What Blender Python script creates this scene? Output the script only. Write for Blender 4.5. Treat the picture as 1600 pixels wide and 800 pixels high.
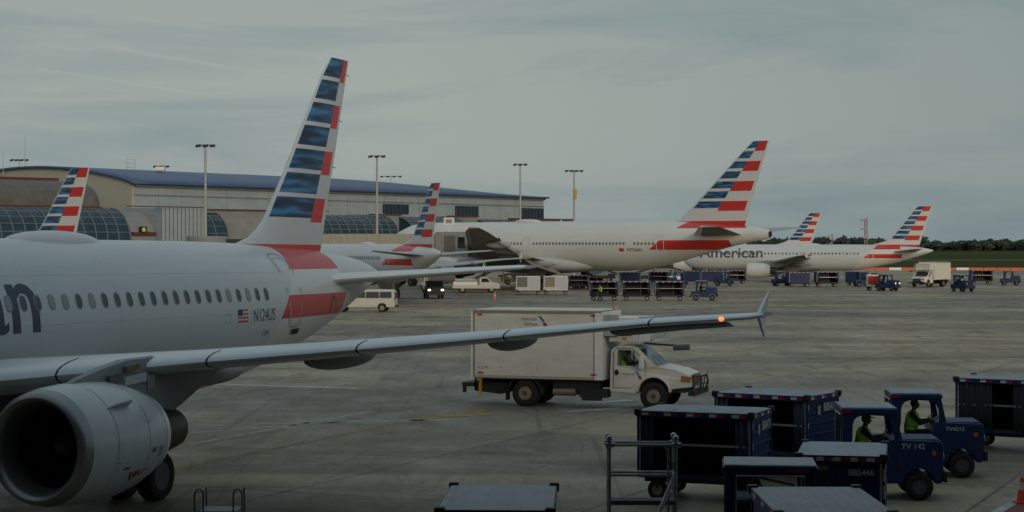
import bpy, bmesh, math, random
from mathutils import Vector, Matrix, noise
R = math.radians; PI = math.pi
sc = bpy.context.scene
for o in list(bpy.data.objects): bpy.data.objects.remove(o)

# ------------------------------------------------------------------ camera
H = 5.687; F = 2934.0; HY = 383.7
cam = bpy.data.cameras.new('camera'); cam_o = bpy.data.objects.new('camera', cam)
sc.collection.objects.link(cam_o); sc.camera = cam_o
cam.sensor_width = 36; cam.lens = F / 1600 * 36; cam.clip_start = .3; cam.clip_end = 20000
cam.shift_y = -(400 - HY) / 1600
cam_o.location = (0, 0, H); cam_o.rotation_euler = (R(90), 0, 0)

def G(px, py):                                   # a pixel of the photograph to a point of the apron
    y = H * F / (py - HY); return Vector(((px - 800) / F * y, y, 0))
def at(px, py, Y): return Vector(((px - 800) / F * Y, Y, H - (py - HY) / F * Y))

# ------------------------------------------------------------------ sky, sun, exposure
SUN_EL, SUN_AZ = R(15), R(158)                   # azimuth clockwise from +Y: behind the camera, to the right
w = bpy.data.worlds.new('World'); sc.world = w; w.use_nodes = True
nt = w.node_tree; nt.nodes.clear()
def N(t, typ, **k):
    n = t.nodes.new(typ)
    for a, v in k.items():
        if a == 'inp':
            for kk, vv in v.items(): n.inputs[kk].default_value = vv
        else: setattr(n, a, v)
    return n
out = N(nt, 'ShaderNodeOutputWorld')
sky = N(nt, 'ShaderNodeTexSky', sky_type='NISHITA', sun_disc=False, sun_elevation=SUN_EL, sun_rotation=SUN_AZ)
sky.air_density = 1.2; sky.dust_density = 2.5
b1 = N(nt, 'ShaderNodeBackground', inp={'Strength': .10}); nt.links.new(sky.outputs[0], b1.inputs[0])
tc = N(nt, 'ShaderNodeTexCoord'); sep = N(nt, 'ShaderNodeSeparateXYZ'); nt.links.new(tc.outputs['Generated'], sep.inputs[0])
mp = N(nt, 'ShaderNodeMapping'); mp.inputs['Scale'].default_value = (2.2, 2.2, 16); nt.links.new(tc.outputs['Generated'], mp.inputs[0])
n1 = N(nt, 'ShaderNodeTexNoise', inp={'Scale': 1.9, 'Detail': 7, 'Roughness': .55, 'Distortion': .5}); nt.links.new(mp.outputs[0], n1.inputs[0])
r1 = N(nt, 'ShaderNodeValToRGB'); r1.color_ramp.elements[0].position = .34; r1.color_ramp.elements[1].position = .56
r1.color_ramp.elements[0].color = (.262, .332, .362, 1); r1.color_ramp.elements[1].color = (.392, .430, .416, 1)
nt.links.new(n1.outputs[0], r1.inputs[0])
rz = N(nt, 'ShaderNodeValToRGB')                 # cloud layer thins and darkens upward
e = rz.color_ramp.elements; e[0].position = 0; e[0].color = (.84, .92, .96, 1); e[1].position = 1; e[1].color = (1.30, 1.38, 1.45, 1)
x = e.new(.045); x.color = (.98, 1.01, 1.02, 1); x = e.new(.14); x.color = (.90, .915, .90, 1); x = e.new(.25); x.color = (.95, .98, .98, 1)
nt.links.new(sep.outputs[2], rz.inputs[0])
mx = N(nt, 'ShaderNodeMix', data_type='RGBA', blend_type='MULTIPLY'); mx.inputs[0].default_value = 1
nt.links.new(r1.outputs[0], mx.inputs[6]); nt.links.new(rz.outputs[0], mx.inputs[7])
b2 = N(nt, 'ShaderNodeBackground', inp={'Strength': 1.0}); # two old contrails, as thin pale cloud lines fixed to the sky
def wm(op, a, b=None):
    n = nt.nodes.new('ShaderNodeMath'); n.operation = op
    for i, v in enumerate((a, b)):
        if v is None: continue
        if isinstance(v, (int, float)): n.inputs[i].default_value = v
        else: nt.links.new(v, n.inputs[i])
    return n.outputs[0]
u_ = wm('DIVIDE', sep.outputs[0], sep.outputs[1]); v_ = wm('DIVIDE', sep.outputs[2], sep.outputs[1]); acc = None
for (x0, y0, x1, y1, wd_) in ((150, 70, 500, 130, .0016), (60, 108, 310, 146, .0013)):
    ua, va, ub, vb = (x0 - 800) / F, (HY - y0) / F, (x1 - 800) / F, (HY - y1) / F; k = (vb - va) / (ub - ua)
    d_ = wm('ABSOLUTE', wm('SUBTRACT', v_, wm('ADD', wm('MULTIPLY', u_, k), va - k * ua)))
    m_ = wm('MAXIMUM', wm('SUBTRACT', 1.0, wm('DIVIDE', d_, wd_)), 0.0)
    m_ = wm('MULTIPLY', m_, wm('MULTIPLY', wm('GREATER_THAN', u_, ua), wm('LESS_THAN', u_, ub)))
    m_ = wm('MULTIPLY', m_, wm('GREATER_THAN', sep.outputs[1], 0.0)); acc = m_ if acc is None else wm('ADD', acc, m_)
ct = N(nt, 'ShaderNodeMix', data_type='RGBA'); nt.links.new(wm('MULTIPLY', acc, .17), ct.inputs[0]); # the overcast is a little denser and bluer toward the right
az_ = N(nt, 'ShaderNodeMapRange', inp={'From Min': -.05, 'From Max': .30}); nt.links.new(sep.outputs[0], az_.inputs[0])
dn = N(nt, 'ShaderNodeMix', data_type='RGBA', blend_type='MULTIPLY'); nt.links.new(az_.outputs[0], dn.inputs[0]); nt.links.new(mx.outputs[2], dn.inputs[6]); dn.inputs[7].default_value = (.74, .80, .84, 1)
nt.links.new(dn.outputs[2], ct.inputs[6]); ct.inputs[7].default_value = (.50, .52, .50, 1)
nt.links.new(ct.outputs[2], b2.inputs[0])
ms = N(nt, 'ShaderNodeMixShader')
mr = N(nt, 'ShaderNodeMapRange', inp={'From Min': -.45, 'From Max': .25, 'To Min': .35, 'To Max': .86})   # the cloud breaks up behind the camera
nt.links.new(sep.outputs[1], mr.inputs[0]); nt.links.new(mr.outputs[0], ms.inputs[0])
nt.links.new(b1.outputs[0], ms.inputs[1]); nt.links.new(b2.outputs[0], ms.inputs[2]); nt.links.new(ms.outputs[0], out.inputs[0])
sl = bpy.data.lights.new('sun', 'SUN'); sl.energy = .60; sl.angle = R(14); sl.color = (1, .93, .82)
so = bpy.data.objects.new('sun', sl); sc.collection.objects.link(so)
sd = Vector((math.sin(SUN_AZ) * math.cos(SUN_EL), math.cos(SUN_AZ) * math.cos(SUN_EL), math.sin(SUN_EL)))
so.rotation_euler = (-sd).to_track_quat('-Z', 'Y').to_euler(); so.location = (40, -60, 60)
sc.view_settings.view_transform = 'Standard'; sc.view_settings.look = 'None'
sc.view_settings.exposure = -.12; sc.view_settings.gamma = 1
sc.render.engine = 'CYCLES'; sc.cycles.use_denoising = True; sc.cycles.max_bounces = 6

# ------------------------------------------------------------------ helpers
col = sc.collection
MATS = {}
def mat(name, base, rough=.5, metal=0, var=0, vscale=3.0, streak=(1, 1, 1), emit=None, estr=0, coat=0, bump=0, spec=None):
    if name in MATS: return MATS[name]
    m = bpy.data.materials.new(name); m.use_nodes = True; t = m.node_tree; b = t.nodes['Principled BSDF']
    c = (*base, 1); b.inputs['Base Color'].default_value = c; b.inputs['Roughness'].default_value = rough; b.inputs['Metallic'].default_value = metal
    if coat: b.inputs['Coat Weight'].default_value = coat; b.inputs['Coat Roughness'].default_value = .15
    if spec is not None: b.inputs['Specular IOR Level'].default_value = spec
    if emit: b.inputs['Emission Color'].default_value = (*emit, 1); b.inputs['Emission Strength'].default_value = estr
    if var or bump:
        tc = N(t, 'ShaderNodeTexCoord'); mp = N(t, 'ShaderNodeMapping'); mp.inputs['Scale'].default_value = streak
        t.links.new(tc.outputs['Object'], mp.inputs[0])
        n = N(t, 'ShaderNodeTexNoise', inp={'Scale': vscale, 'Detail': 6, 'Roughness': .62}); t.links.new(mp.outputs[0], n.inputs[0])
        if var:
            r = N(t, 'ShaderNodeValToRGB'); r.color_ramp.elements[0].position = .3; r.color_ramp.elements[1].position = .7
            r.color_ramp.elements[0].color = tuple(max(0, q * (1 - var)) for q in base) + (1,); r.color_ramp.elements[1].color = tuple(min(1, q * (1 + var * .6)) for q in base) + (1,)
            t.links.new(n.outputs[0], r.inputs[0]); t.links.new(r.outputs[0], b.inputs['Base Color'])
            rr = N(t, 'ShaderNodeMapRange'); rr.inputs['To Min'].default_value = max(.05, rough - .1); rr.inputs['To Max'].default_value = min(1, rough + .15)
            t.links.new(n.outputs[0], rr.inputs[0]); t.links.new(rr.outputs[0], b.inputs['Roughness'])
        if bump:
            bp = N(t, 'ShaderNodeBump', inp={'Strength': bump, 'Distance': .02}); t.links.new(n.outputs[0], bp.inputs['Height']); t.links.new(bp.outputs[0], b.inputs['Normal'])
    MATS[name] = m; return m

class Ex:                                        # tiny expression builder over Math nodes
    def __init__(s, t, sock): s.t = t; s.k = sock
    def op(s, o, a, b=None):
        n = s.t.nodes.new('ShaderNodeMath'); n.operation = o
        for i, v in enumerate((a, b)):
            if v is None: continue
            if isinstance(v, Ex): s.t.links.new(v.k, n.inputs[i])
            else: n.inputs[i].default_value = v
        return Ex(s.t, n.outputs[0])
    def __add__(s, o): return s.op('ADD', s, o)
    def __sub__(s, o): return s.op('SUBTRACT', s, o)
    def __mul__(s, o): return s.op('MULTIPLY', s, o)
    def gt(s, o): return s.op('GREATER_THAN', s, o)
    def lt(s, o): return s.op('LESS_THAN', s, o)
    def mod(s, o): return s.op('FLOORED_MODULO', s, o)
    def mx(s, o): return s.op('MAXIMUM', s, o)
    def mn(s, o): return s.op('MINIMUM', s, o)
def mixc(t, fac, a, b):
    n = t.nodes.new('ShaderNodeMix'); n.data_type = 'RGBA'
    for i, v in ((0, fac), (6, a), (7, b)):
        if isinstance(v, Ex): t.links.new(v.k, n.inputs[i])
        elif hasattr(v, 'links'): t.links.new(v, n.inputs[i])
        elif isinstance(v, tuple): n.inputs[i].default_value = (*v, 1)
        else: n.inputs[i].default_value = v
    return n.outputs[2]

class MB:
    def __init__(s): s.v = []; s.f = []; s.m = []; s.sm = []
    def add(s, vs, fs, mi=0, smooth=False):
        k = len(s.v); s.v += [tuple(q) for q in vs]
        for f in fs: s.f.append([i + k for i in f]); s.m.append(mi); s.sm.append(smooth)
        return s
    def box(s, x0, x1, y0, y1, z0, z1, mi=0, M=None):
        vs = [Vector((a, b, c)) for a in (x0, x1) for b in (y0, y1) for c in (z0, z1)]
        if M: vs = [M @ q for q in vs]
        return s.add(vs, [(0, 1, 3, 2), (4, 6, 7, 5), (0, 4, 5, 1), (2, 3, 7, 6), (0, 2, 6, 4), (1, 5, 7, 3)], mi)
    def prism(s, poly, y0, y1, mi=0, axis='y'):  # poly in (x, z), extruded along y (or in (x, y) along z)
        n = len(poly)
        if axis == 'y': vs = [(a, y0, b) for a, b in poly] + [(a, y1, b) for a, b in poly]
        elif axis == 'x': vs = [(y0, a, b) for a, b in poly] + [(y1, a, b) for a, b in poly]
        else: vs = [(a, b, y0) for a, b in poly] + [(a, b, y1) for a, b in poly]
        return s.add(vs, [list(range(n)), list(range(2 * n - 1, n - 1, -1))] + [(i, i + n, (i + 1) % n + n, (i + 1) % n) for i in range(n)], mi)
    def loft(s, rings, mi=0, close=True, caps=True, smooth=True, mif=None):
        n = len(rings[0]); k = len(s.v)
        for r in rings: s.v += [tuple(q) for q in r]
        for i in range(len(rings) - 1):
            for j in range(n if close else n - 1):
                a, b = k + i * n + j, k + i * n + (j + 1) % n
                s.f.append([a, b, b + n, a + n]); s.m.append(mif(i, j) if mif else mi); s.sm.append(smooth)
        if caps:
            s.f.append([k + j for j in range(n)][::-1]); s.m.append(mi); s.sm.append(False)
            s.f.append([k + (len(rings) - 1) * n + j for j in range(n)]); s.m.append(mi); s.sm.append(False)
        return s
    def tube(s, pts, r, seg=8, mi=0):
        pts = [Vector(p) for p in pts]; rs = r if isinstance(r, (list, tuple)) else [r] * len(pts)
        rings = []
        for i, p in enumerate(pts):
            d = (pts[min(i + 1, len(pts) - 1)] - pts[max(i - 1, 0)]).normalized()
            u = d.cross(Vector((0, 0, 1)) if abs(d.z) < .95 else Vector((1, 0, 0))).normalized(); v = d.cross(u)
            rings.append([p + (u * math.cos(2 * PI * j / seg) + v * math.sin(2 * PI * j / seg)) * rs[i] for j in range(seg)])
        return s.loft(rings, mi)
    def lathe(s, prof, c=(0, 0, 0), axis='x', seg=32, mi=0, mis=None, caps=True):  # prof: (along, radius)
        c = Vector(c); rings = []
        for a, r in prof:
            ring = []
            for j in range(seg):
                t = 2 * PI * j / seg; q = (math.cos(t) * r, math.sin(t) * r)
                ring.append(c + (Vector((a, q[0], q[1])) if axis == 'x' else Vector((q[0], a, q[1])) if axis == 'y' else Vector((q[0], q[1], a))))
            rings.append(ring)
        return s.loft(rings, mi, caps=caps, mif=(lambda i, j: mis[i]) if mis else None)
    def ell(s, c, r, seg=16, mi=0, M=None):
        c = Vector(c); rings = []
        for i in range(seg // 2 + 1):
            t = -PI / 2 + PI * i / (seg // 2); ring = []
            for j in range(seg):
                q = 2 * PI * j / seg; p = Vector((math.sin(t) * r[0], math.cos(t) * math.cos(q) * r[1], math.cos(t) * math.sin(q) * r[2]))
                if abs(math.cos(t)) < 1e-6: p += Vector((0, 1e-4 * math.cos(q), 1e-4 * math.sin(q)))
                ring.append(c + (M @ p if M else p))
            rings.append(ring)
        return s.loft(rings, mi)
    def build(s, name, mats, parent=None, bevel=0, **tags):
        me = bpy.data.meshes.new(name); me.from_pydata(s.v, [], s.f)
        for m in (mats if isinstance(mats, (list, tuple)) else [mats]): me.materials.append(m)
        me.polygons.foreach_set('material_index', s.m); me.polygons.foreach_set('use_smooth', s.sm)
        bm = bmesh.new(); bm.from_mesh(me); bmesh.ops.recalc_face_normals(bm, faces=bm.faces); bm.to_mesh(me); bm.free()
        if any(s.sm): me.set_sharp_from_angle(angle=R(40))
        o = bpy.data.objects.new(name, me); col.objects.link(o); o.parent = parent
        if bevel:
            b = o.modifiers.new('bevel', 'BEVEL'); b.width = bevel; b.segments = 2; b.limit_method = 'ANGLE'; b.angle_limit = R(35)
        for k, v in tags.items(): o[k] = v
        return o
def tag(o, label=None, cat=None, group=None, kind=None):
    for k, v in (('label', label), ('category', cat), ('group', group), ('kind', kind)):
        if v: o[k] = v
    return o
def thing(name, label, cat, loc=(0, 0, 0), rz=0, group=None):
    o = bpy.data.objects.new(name, None); col.objects.link(o); o.location = loc; o.rotation_euler = (0, 0, rz); o.empty_display_size = .3
    return tag(o, label, cat, group)
def copy_tree(o, parent=None):
    c = o.copy(); col.objects.link(c); c.parent = parent
    for ch in o.children: copy_tree(ch, c)
    return c
def dup(o, loc, rz, label=None, group=None, scale=None):
    c = copy_tree(o); c.location = loc; c.rotation_euler = (0, 0, rz)
    if scale: c.scale = (scale,) * 3
    return tag(c, label, None, group)
def lerp_table(tab, x):
    if x <= tab[0][0]: return tab[0][1:]
    for i in range(len(tab) - 1):
        if x <= tab[i + 1][0]:
            p0 = tab[max(i - 1, 0)]; p1 = tab[i]; p2 = tab[i + 1]; p3 = tab[min(i + 2, len(tab) - 1)]
            h = p2[0] - p1[0]; t = (x - p1[0]) / h; o = []
            for k in range(1, len(p1)):
                m1 = (p2[k] - p0[k]) / max(p2[0] - p0[0], 1e-6); m2 = (p3[k] - p1[k]) / max(p3[0] - p1[0], 1e-6); d = (p2[k] - p1[k]) / h
                if d * m1 <= 0: m1 = 0
                if d * m2 <= 0: m2 = 0
                m1 = max(-3 * abs(d), min(3 * abs(d), m1)); m2 = max(-3 * abs(d), min(3 * abs(d), m2))
                o.append((2*t**3-3*t*t+1)*p1[k] + (t**3-2*t*t+t)*h*m1 + (-2*t**3+3*t*t)*p2[k] + (t**3-t*t)*h*m2)
            return tuple(o)
    return tab[-1][1:]
def text_mesh(s, size, bold=0.0, squeeze=1.0, space=1.0):     # outline letters as flat triangles: (verts2d, faces)
    cu = bpy.data.curves.new('t', 'FONT'); cu.body = s; cu.size = size; cu.offset = bold; cu.space_character = space; cu.resolution_u = 3
    o = bpy.data.objects.new('t', cu); col.objects.link(o)
    dg = bpy.context.evaluated_depsgraph_get(); me = bpy.data.meshes.new_from_object(o.evaluated_get(dg))
    bm = bmesh.new(); bm.from_mesh(me); bpy.data.meshes.remove(me)
    zs = [v.co.y for v in bm.verts]; z0, z1 = min(zs), max(zs); n = 14
    for i in range(1, n):
        bmesh.ops.bisect_plane(bm, geom=bm.verts[:] + bm.edges[:] + bm.faces[:], plane_co=(0, z0 + (z1 - z0) * i / n, 0), plane_no=(0, 1, 0))
    bm.verts.index_update()
    vs = [(v.co.x * squeeze, v.co.y) for v in bm.verts]; fs = [[v.index for v in f.verts] for f in bm.faces]
    bm.free(); bpy.data.objects.remove(o); bpy.data.curves.remove(cu)
    return vs, fs
def flat_text(name, s, size, m, parent, origin, ux, uz, bold=0, squeeze=1, align=0):
    vs, fs = text_mesh(s, size, bold, squeeze); ux = Vector(ux).normalized(); uz = Vector(uz).normalized(); o = Vector(origin)
    wd = max(a for a, b in vs); off = -wd * align
    mb = MB(); mb.add([o + ux * (a + off) + uz * b for a, b in vs], fs); ob = mb.build(name, m, parent); return ob

# ------------------------------------------------------------------ shared materials
M_white = mat('white_vehicle_paint', (.53, .515, .46), .4, var=.12, vscale=1.2, streak=(1, 1, 3), coat=.2)
M_truck = mat('white_truck_paint', (.68, .66, .59), .4, var=.12, vscale=1.2, streak=(1, 1, 3), coat=.2)
M_wht2 = mat('bright_white_paint', (.75, .75, .73), .4, var=.08)
M_navy = mat('navy_paint', (.015, .031, .108), .5, var=.30, vscale=2.5, streak=(1, 1, 2), spec=.3)
M_navyd = mat('dark_navy_steel', (.008, .015, .050), .55, var=.3)
M_roof = mat('pale_grey_sheet_metal', (.24, .275, .33), .5, var=.42, vscale=1.1, streak=(1.6, 1, 1))
M_black = mat('black_plastic', (.012, .012, .013), .6)
M_rubber = mat('tyre_rubber', (.016, .016, .017), .85, var=.3)
M_chass = mat('dark_chassis_steel', (.022, .022, .024), .65, var=.4)
M_rim = mat('painted_steel_rim', (.30, .24, .17), .5, metal=.3, var=.4)
M_rimd = mat('dull_grey_rim', (.10, .10, .11), .5, metal=.5, var=.3)
M_alu = mat('brushed_aluminium', (.42, .42, .42), .38, metal=.8, var=.2, vscale=4)
M_galv = mat('galvanised_tube', (.40, .41, .41), .5, metal=.3, var=.3, vscale=6)
M_red = mat('red_paint', (.42, .02, .02), .45, var=.2)
M_refl_r = mat('red_reflective_tape', (.35, .012, .015), .4)
M_refl_w = mat('white_reflective_tape', (.55, .55, .55), .4)
M_glass = mat('dark_window_glass', (.010, .014, .016), .08, spec=.8)
M_curt = mat('dark_grey_mesh_curtain', (.022, .024, .029), .85, var=.35, vscale=5, streak=(6, 6, .8))
M_yel = mat('safety_yellow_paint', (.52, .30, .03), .5, var=.25)
M_org = mat('orange_lens', (.75, .12, .01), .3)
M_vest = mat('hi_vis_vest', (.42, .95, .04), .7)
M_cloth = mat('dark_work_clothes', (.012, .014, .020), .85)
M_skin = mat('skin', (.20, .10, .06), .55)
M_headl = mat('lit_headlamp', (.9, .85, .7), .2, emit=(1, .86, .6), estr=1.7)
M_navr = mat('lit_red_navigation_lamp', (.9, .2, .1), .2, emit=(1, .17, .06), estr=2.2)
M_silv = mat('silver_lettering', (.45, .47, .50), .5)

# ------------------------------------------------------------------ ground
def ground_mat():
    m = bpy.data.materials.new('apron_concrete'); m.use_nodes = True; t = m.node_tree; b = t.nodes['Principled BSDF']
    tc = N(t, 'ShaderNodeTexCoord'); P = tc.outputs['Object']
    def noise_(scale, sx=1, sy=1, det=6, rough=.6, dist=0, rot=0):
        mp = N(t, 'ShaderNodeMapping'); mp.inputs['Scale'].default_value = (sx, sy, 1); mp.inputs['Rotation'].default_value = (0, 0, rot)
        t.links.new(P, mp.inputs[0]); n = N(t, 'ShaderNodeTexNoise', inp={'Scale': scale, 'Detail': det, 'Roughness': rough, 'Distortion': dist})
        t.links.new(mp.outputs[0], n.inputs[0]); return n.outputs[0]
    def ramp(k, p0, p1, c0, c1):
        r = N(t, 'ShaderNodeValToRGB'); r.color_ramp.elements[0].position = p0; r.color_ramp.elements[1].position = p1
        r.color_ramp.elements[0].color = (*c0, 1); r.color_ramp.elements[1].color = (*c1, 1); t.links.new(k, r.inputs[0]); return r
    base = ramp(noise_(.05, 1, 1.6, 8, .7), .32, .68, (.205, .172, .116), (.52, .430, .290)).outputs[0]
    patch = ramp(noise_(.022, 1, .8, 3, .5, .8), .44, .56, (0, 0, 0), (1, 1, 1)).outputs[0]         # greyer resurfaced areas
    base = mixc(t, Ex(t, patch) * .65, base, (.160, .158, .146))
    rot = R(24)
    stain = ramp(noise_(.5, 1, .25, 8, .72, 1.2, rot), .50, .66, (0, 0, 0), (1, 1, 1)).outputs[0]   # rubber and oil smears
    base = mixc(t, Ex(t, stain) * .52, base, (.055, .055, .055))
    s2 = ramp(noise_(.11, .22, 1.3, 7, .66, .5, R(4)), .50, .62, (0, 0, 0), (1, 1, 1)).outputs[0]
    base = mixc(t, Ex(t, s2) * .52, base, (.078, .078, .076))
    fine = ramp(noise_(3.5, 1, 1, 5, .7), .35, .7, (.82, .82, .82), (1.1, 1.1, 1.1)).outputs[0]
    mm = N(t, 'ShaderNodeMix', data_type='RGBA', blend_type='MULTIPLY'); mm.inputs[0].default_value = 1
    t.links.new(base, mm.inputs[6]); t.links.new(fine, mm.inputs[7]); base = mm.outputs[2]
    # slab joints, 7.5 m grid turned with the stands
    mp = N(t, 'ShaderNodeMapping'); mp.inputs['Rotation'].default_value = (0, 0, rot); t.links.new(P, mp.inputs[0])
    sp = N(t, 'ShaderNodeSeparateXYZ'); t.links.new(mp.outputs[0], sp.inputs[0])
    X, Y = Ex(t, sp.outputs[0]), Ex(t, sp.outputs[1])
    jx = X.mod(7.5).lt(.10); jy = Y.mod(7.5).lt(.10); j = jx.mx(jy)
    base = mixc(t, j * .6, base, (.040, .040, .040))
    spots = ramp(noise_(.9, 1, 1, 2, .4, .3), .70, .76, (0, 0, 0), (1, 1, 1)).outputs[0]; base = mixc(t, Ex(t, spots) * .7, base, (.035, .034, .033))
    tyre = ramp(noise_(.35, 6, .10, 5, .6, .25, R(-62)), .60, .68, (0, 0, 0), (1, 1, 1)).outputs[0]; base = mixc(t, Ex(t, tyre) * .45, base, (.05, .05, .05))
    # slab-to-slab tone
    fl = N(t, 'ShaderNodeVectorMath', operation='SNAP'); t.links.new(mp.outputs[0], fl.inputs[0]); fl.inputs[1].default_value = (7.5, 7.5, 7.5)
    wn = N(t, 'ShaderNodeTexWhiteNoise'); wn.noise_dimensions = '2D'; t.links.new(fl.outputs[0], wn.inputs['Vector'])
    tone = ramp(wn.outputs[0], 0, 1, (.86, .86, .87), (1.1, 1.09, 1.06)).outputs[0]
    mm = N(t, 'ShaderNodeMix', data_type='RGBA', blend_type='MULTIPLY'); mm.inputs[0].default_value = 1
    t.links.new(base, mm.inputs[6]); t.links.new(tone, mm.inputs[7])
    t.links.new(mm.outputs[2], b.inputs['Base Color'])
    rg = ramp(noise_(.4, 1, .6, 6, .7), .35, .7, (.42, .42, .42), (.8, .8, .8)); t.links.new(rg.outputs[0], b.inputs['Roughness'])
    b.inputs['Specular IOR Level'].default_value = .16
    bp = N(t, 'ShaderNodeBump', inp={'Strength': .25, 'Distance': .01}); t.links.new(noise_(6, 1, 1, 6, .7), bp.inputs['Height']); t.links.new(bp.outputs[0], b.inputs['Normal'])
    return m
def sheet(name, pts, z, m, kind='structure'):
    mb = MB(); mb.add([(p[0], p[1], z) for p in pts], [list(range(len(pts)))]); return tag(mb.build(name, m), kind=kind)
M_grass = mat('airfield_grass', (.058, .066, .018), 1.0, spec=0.02, var=.35, vscale=.012, streak=(.5, 3, 1))
sheet('ground', [(-6000, -3000), (6000, -3000), (6000, 12000), (-6000, 12000)], -.012, M_grass)
M_apron = ground_mat()
sheet('apron', [(-500, -80), (700, -80), (700, 468), (-500, 468)], 0, M_apron)
M_twy = mat('taxiway_concrete', (.095, .10, .075), 1.0, spec=0.05, var=.2, vscale=.05)
sheet('taxiway', [(-500, 700), (1500, 700), (1500, 775), (-500, 775)], -.004, M_twy)
sheet('runway', [(-500, 1350), (2500, 1350), (2500, 1420), (-500, 1420)], -.004, M_twy)
# painted lines
M_lw = mat('worn_white_line_paint', (.42, .43, .44), .7, var=.5, vscale=1.4)
M_ly = mat('worn_yellow_line_paint', (.34, .22, .05), .7, var=.5, vscale=1.2)
M_lr = mat('worn_red_line_paint', (.20, .03, .03), .7, var=.5, vscale=1.2)
def strip(name, a, b, wd, m, z=.004):
    a = G(*a); b = G(*b); d = (b - a).normalized(); n = Vector((-d.y, d.x, 0)) * wd / 2
    return sheet(name, [a - n, b - n, b + n, a + n], z, m)
strip('road_marking_white', (296, 694), (578, 643), .16, M_lw)
strip('road_marking_white', (300, 676), (590, 655), .22, M_lw)
strip('road_marking_white', (395, 663), (730, 655), .35, M_lw)
strip('road_marking_yellow', (200, 748), (620, 662), .17, M_ly)
strip('road_marking_yellow', (620, 662), (760, 640), .40, M_ly)
strip('road_marking_yellow', (690, 651), (770, 646), .9, M_ly, .008)
strip('road_marking_white', (1075, 519), (1245, 521), .9, M_lw)
strip('road_marking_white', (1330, 526), (1380, 522), .8, M_lw)
strip('road_marking_white', (880, 643), (1010, 636), .55, M_lw)
strip('road_marking_white', (905, 631), (985, 625), .5, M_lw)
strip('road_marking_yellow', (1200, 460), (1290, 459), 1.2, M_ly)
strip('road_marking_yellow', (645, 471), (720, 479), .8, M_ly)
strip('road_marking_yellow', (780, 465), (1210, 464), .3, M_ly)
strip('road_marking_yellow', (1340, 775), (1420, 742), .15, M_ly)
strip('road_marking_white', (330, 600), (560, 607), .5, M_lw)
a0, a1 = G(1500, 830), G(1640, 745); dd = (a1 - a0).normalized(); nn = Vector((dd.y, -dd.x, 0))
sheet('road_marking_white', [a0, a1, a1 + nn * .22, a0 + nn * .22], .004, M_lw)
sheet('road_marking_red', [a0 + nn * .24, a1 + nn * .24, a1 + nn * .75, a0 + nn * .75], .004, M_lr)
sheet('road_marking_white', [a0 + nn * .77, a1 + nn * .77, a1 + nn * .95, a0 + nn * .95], .004, M_lw)

# the concourse the picture is taken from: it stands behind the camera, its unseen overhang added to shade the near apron
M_conc = mat('precast_concrete', (.235, .255, .260), .8, var=.16, vscale=.4, streak=(1, 1, 2.5))
mb = MB(); mb.box(-90, 110, -14, -1.2, 0, 9.4); mb.box(-90, 110, -14, 28, 9.5, 13.5)
tag(mb.build('wall', M_conc), kind='structure')

# ------------------------------------------------------------------ airliners (x aft from the nose, -y port, z up)
M_lip = mat('polished_metal_lip', (.24, .25, .25), .34, metal=.6)
M_duct = mat('dark_inlet_lining', (.045, .048, .052), .6)
M_fan = mat('titanium_fan_blades', (.035, .036, .04), .35, metal=.8)
M_exh = mat('heat_stained_nozzle', (.10, .085, .07), .45, metal=.7, var=.4)
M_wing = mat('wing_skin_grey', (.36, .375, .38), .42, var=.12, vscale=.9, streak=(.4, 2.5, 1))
M_wlow = mat('wing_underside_grey', (.15, .155, .155), .5, var=.15, vscale=.9, streak=(.4, 2.5, 1))  # darker copy of the wing skin: underside shade put into the colour
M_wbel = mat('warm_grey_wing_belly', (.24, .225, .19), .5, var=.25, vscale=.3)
M_pyl = mat('pylon_grey', (.22, .23, .235), .45, var=.15)  # deepened grey, with the shade beneath the wing put into it
M_joint = mat('fine_panel_joint', (.12, .13, .135), .6)
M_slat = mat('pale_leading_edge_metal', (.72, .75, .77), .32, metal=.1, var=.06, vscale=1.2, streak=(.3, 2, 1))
M_gap = mat('dark_joint_gap', (.02, .02, .02), .8)
M_air = mat('airliner_silver_paint', (.52, .55, .57), .36, var=.14, vscale=.8, streak=(1.2, 1, 1), coat=.2)
M_belly = mat('belly_fairing_grey', (.15, .155, .155), .45, var=.22, vscale=1.2)  # grey darkened so the colour carries shade around belly and gear doors
M_wframe = mat('cabin_window_surround', (.26, .275, .28), .5)
M_wpane = mat('cabin_window_pane', (.085, .095, .10), .5)
M_wshade = mat('cabin_window_shade_down', (.30, .31, .31), .5)
M_dline = mat('door_outline_paint', (.55, .57, .58), .5)
M_title = mat('dark_blue_grey_lettering', (.030, .050, .085), .45)
M_tred = mat('fin_red_paint', (.52, .028, .024), .42, coat=.15)
M_twht = mat('fin_white_paint', (.60, .61, .62), .4, var=.05, coat=.15)
M_finw = mat('fin_silver_paint', (.50, .54, .57), .36, var=.06, coat=.2)
M_flagb = mat('flag_blue', (.02, .03, .10), .5)
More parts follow.
